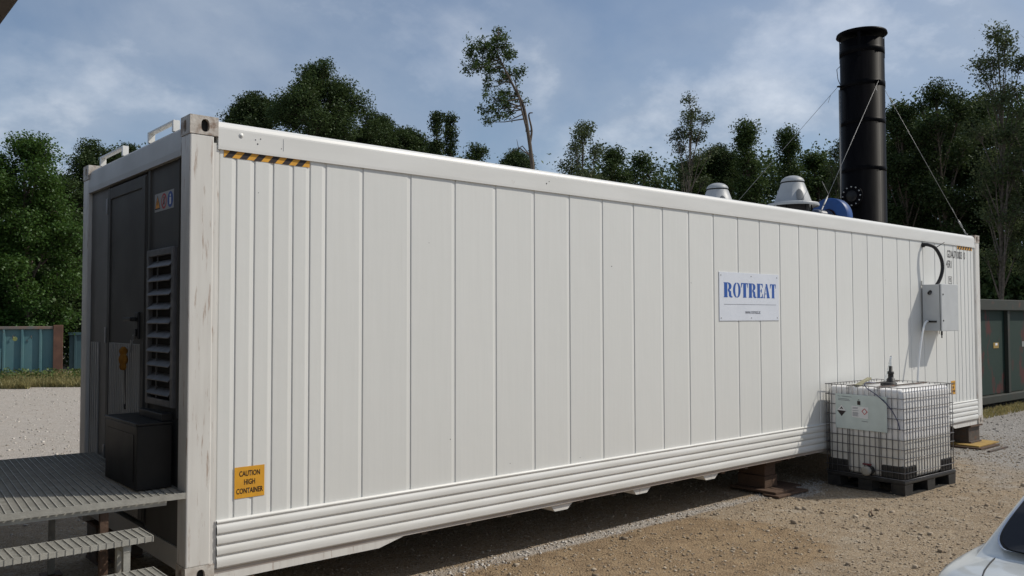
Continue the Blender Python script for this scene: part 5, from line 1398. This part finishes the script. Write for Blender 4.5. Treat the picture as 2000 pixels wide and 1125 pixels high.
# the wood behind the single trees reads as one mass
def woodland(name, label, spans, seed, m):
    r = np.random.default_rng(seed); C = []
    for (u0, u1, D0, D1, v0, v1, n) in spans:
        for i in range(n):
            u = r.uniform(u0, u1); D = r.uniform(D0, D1); p = bearing(u, D)
            top = zat(np.interp(u, [u0, u1], [v0, v1])+4+50*r.random()**1.5, D)
            z = GROUND+.1+(top-GROUND)*r.random()**.8
            C.append(np.array([p.x, p.y, z])+r.normal(size=(34, 3))*np.array([.48, .48, .36]))
    LV, LF = leaves_mesh(np.concatenate(C), r, .20)
    o = fast_mesh(name, LV, LF, m); tag(o, label, 'woodland', kind='stuff')
woodland('woodland', 'dark wood and undergrowth filling the space behind the single trees',
         [(-260, 300, 40, 48, 370, 340, 1300), (-200, 330, 34, 38, 560, 560, 380), (300, 560, 46, 52, 290, 262, 500), (560, 840, 46, 52, 232, 292, 900), (840, 1030, 45, 50, 298, 326, 450), (1095, 1240, 44, 50, 316, 302, 450), (1240, 1420, 44, 50, 302, 315, 520), (1420, 1600, 44, 50, 285, 288, 700), (1600, 1740, 44, 50, 292, 270, 500), (1740, 1860, 42, 48, 215, 185, 900), (1860, 2250, 42, 50, 185, 160, 1700), (1880, 2250, 33, 38, 500, 480, 600)], 41, leaf_dark)

# weeds and dry grass at the foot of the teal skip
def grass(name, label, pts, seed, m, h0, h1, wdt):
    r = np.random.default_rng(seed); n = len(pts)
    a = r.uniform(0, 6.28, n); h = r.uniform(h0, h1, n); ln_ = r.normal(size=(n, 2))*.35*h[:, None]
    side_ = np.stack([np.cos(a), np.sin(a)], -1)*wdt
    z0 = np.full(n, GROUND-.01)
    A = np.column_stack([pts-side_, z0]); B = np.column_stack([pts+side_, z0])
    M1 = np.column_stack([pts+side_*.7+ln_*.4, z0+h*.6]); M0 = np.column_stack([pts-side_*.7+ln_*.4, z0+h*.6])
    T = np.column_stack([pts+ln_, z0+h]); T2 = T+np.array([.004, 0, 0])
    V = np.stack([A, B, M1, M0, T2, T], 1).reshape(-1, 3)
    k = np.arange(n)[:, None]*6
    F = np.concatenate([k+np.array([[0, 1, 2, 3]]), k+np.array([[3, 2, 4, 5]])], 0)
    o = fast_mesh(name, V, F, m); tag(o, label, 'grass', kind='stuff')
r = np.random.default_rng(91)
P = []
for i in range(16000):
    u = r.uniform(-260, 190); D = 24.5+5*r.random()**1.6-(.6 if u < 60 else 0); q_ = bearing(u, D); P.append((q_.x, q_.y))
grass('dry_grass', 'strip of dry grass along the edge of the gravel yard', np.array(P), 92, grass_m, .08, .28, .012)
P = []
for i in range(260):
    u = r.uniform(-200, 180); D = 25.5+2.2*r.random(); q_ = bearing(u, D); P.append((q_.x, q_.y))
Pw = np.array(P)
C = np.concatenate([np.column_stack([Pw+r.normal(size=Pw.shape)*.06, GROUND+r.uniform(.02, .40, len(Pw))]) for k in range(8)])
LV, LF = leaves_mesh(C, r, .085); o = fast_mesh('weeds', LV, LF, weed_m); tag(o, 'leafy weeds growing along the teal skip', 'weeds', kind='stuff')
P = np.column_stack([r.uniform(13.5, 24, 5000), 1.25+.55*r.random(5000)])
grass('roadside_grass', 'low dry grass at the foot of the green skip', P, 93, grass_m, .03, .12, .008)

# sticks dropped on the dirt
for lb, x, y, a, ln2 in (('thin brown stick lying on the dirt in front of the tank pallet', 6.35, -1.12, .5, .13), ('short dark twig on the dirt right of the pallet, towards the car', 8.1, -2.0, 2.2, .10)):
    c, sn = math.cos(a), math.sin(a)
    tag(MB().tube([(x-c*ln2, y-sn*ln2, GROUND+.016), (x, y+.01, GROUND+.020), (x+c*ln2, y+sn*ln2, GROUND+.015)], [.009, .008, .004], 6).build('stick', wood), lb, 'stick')
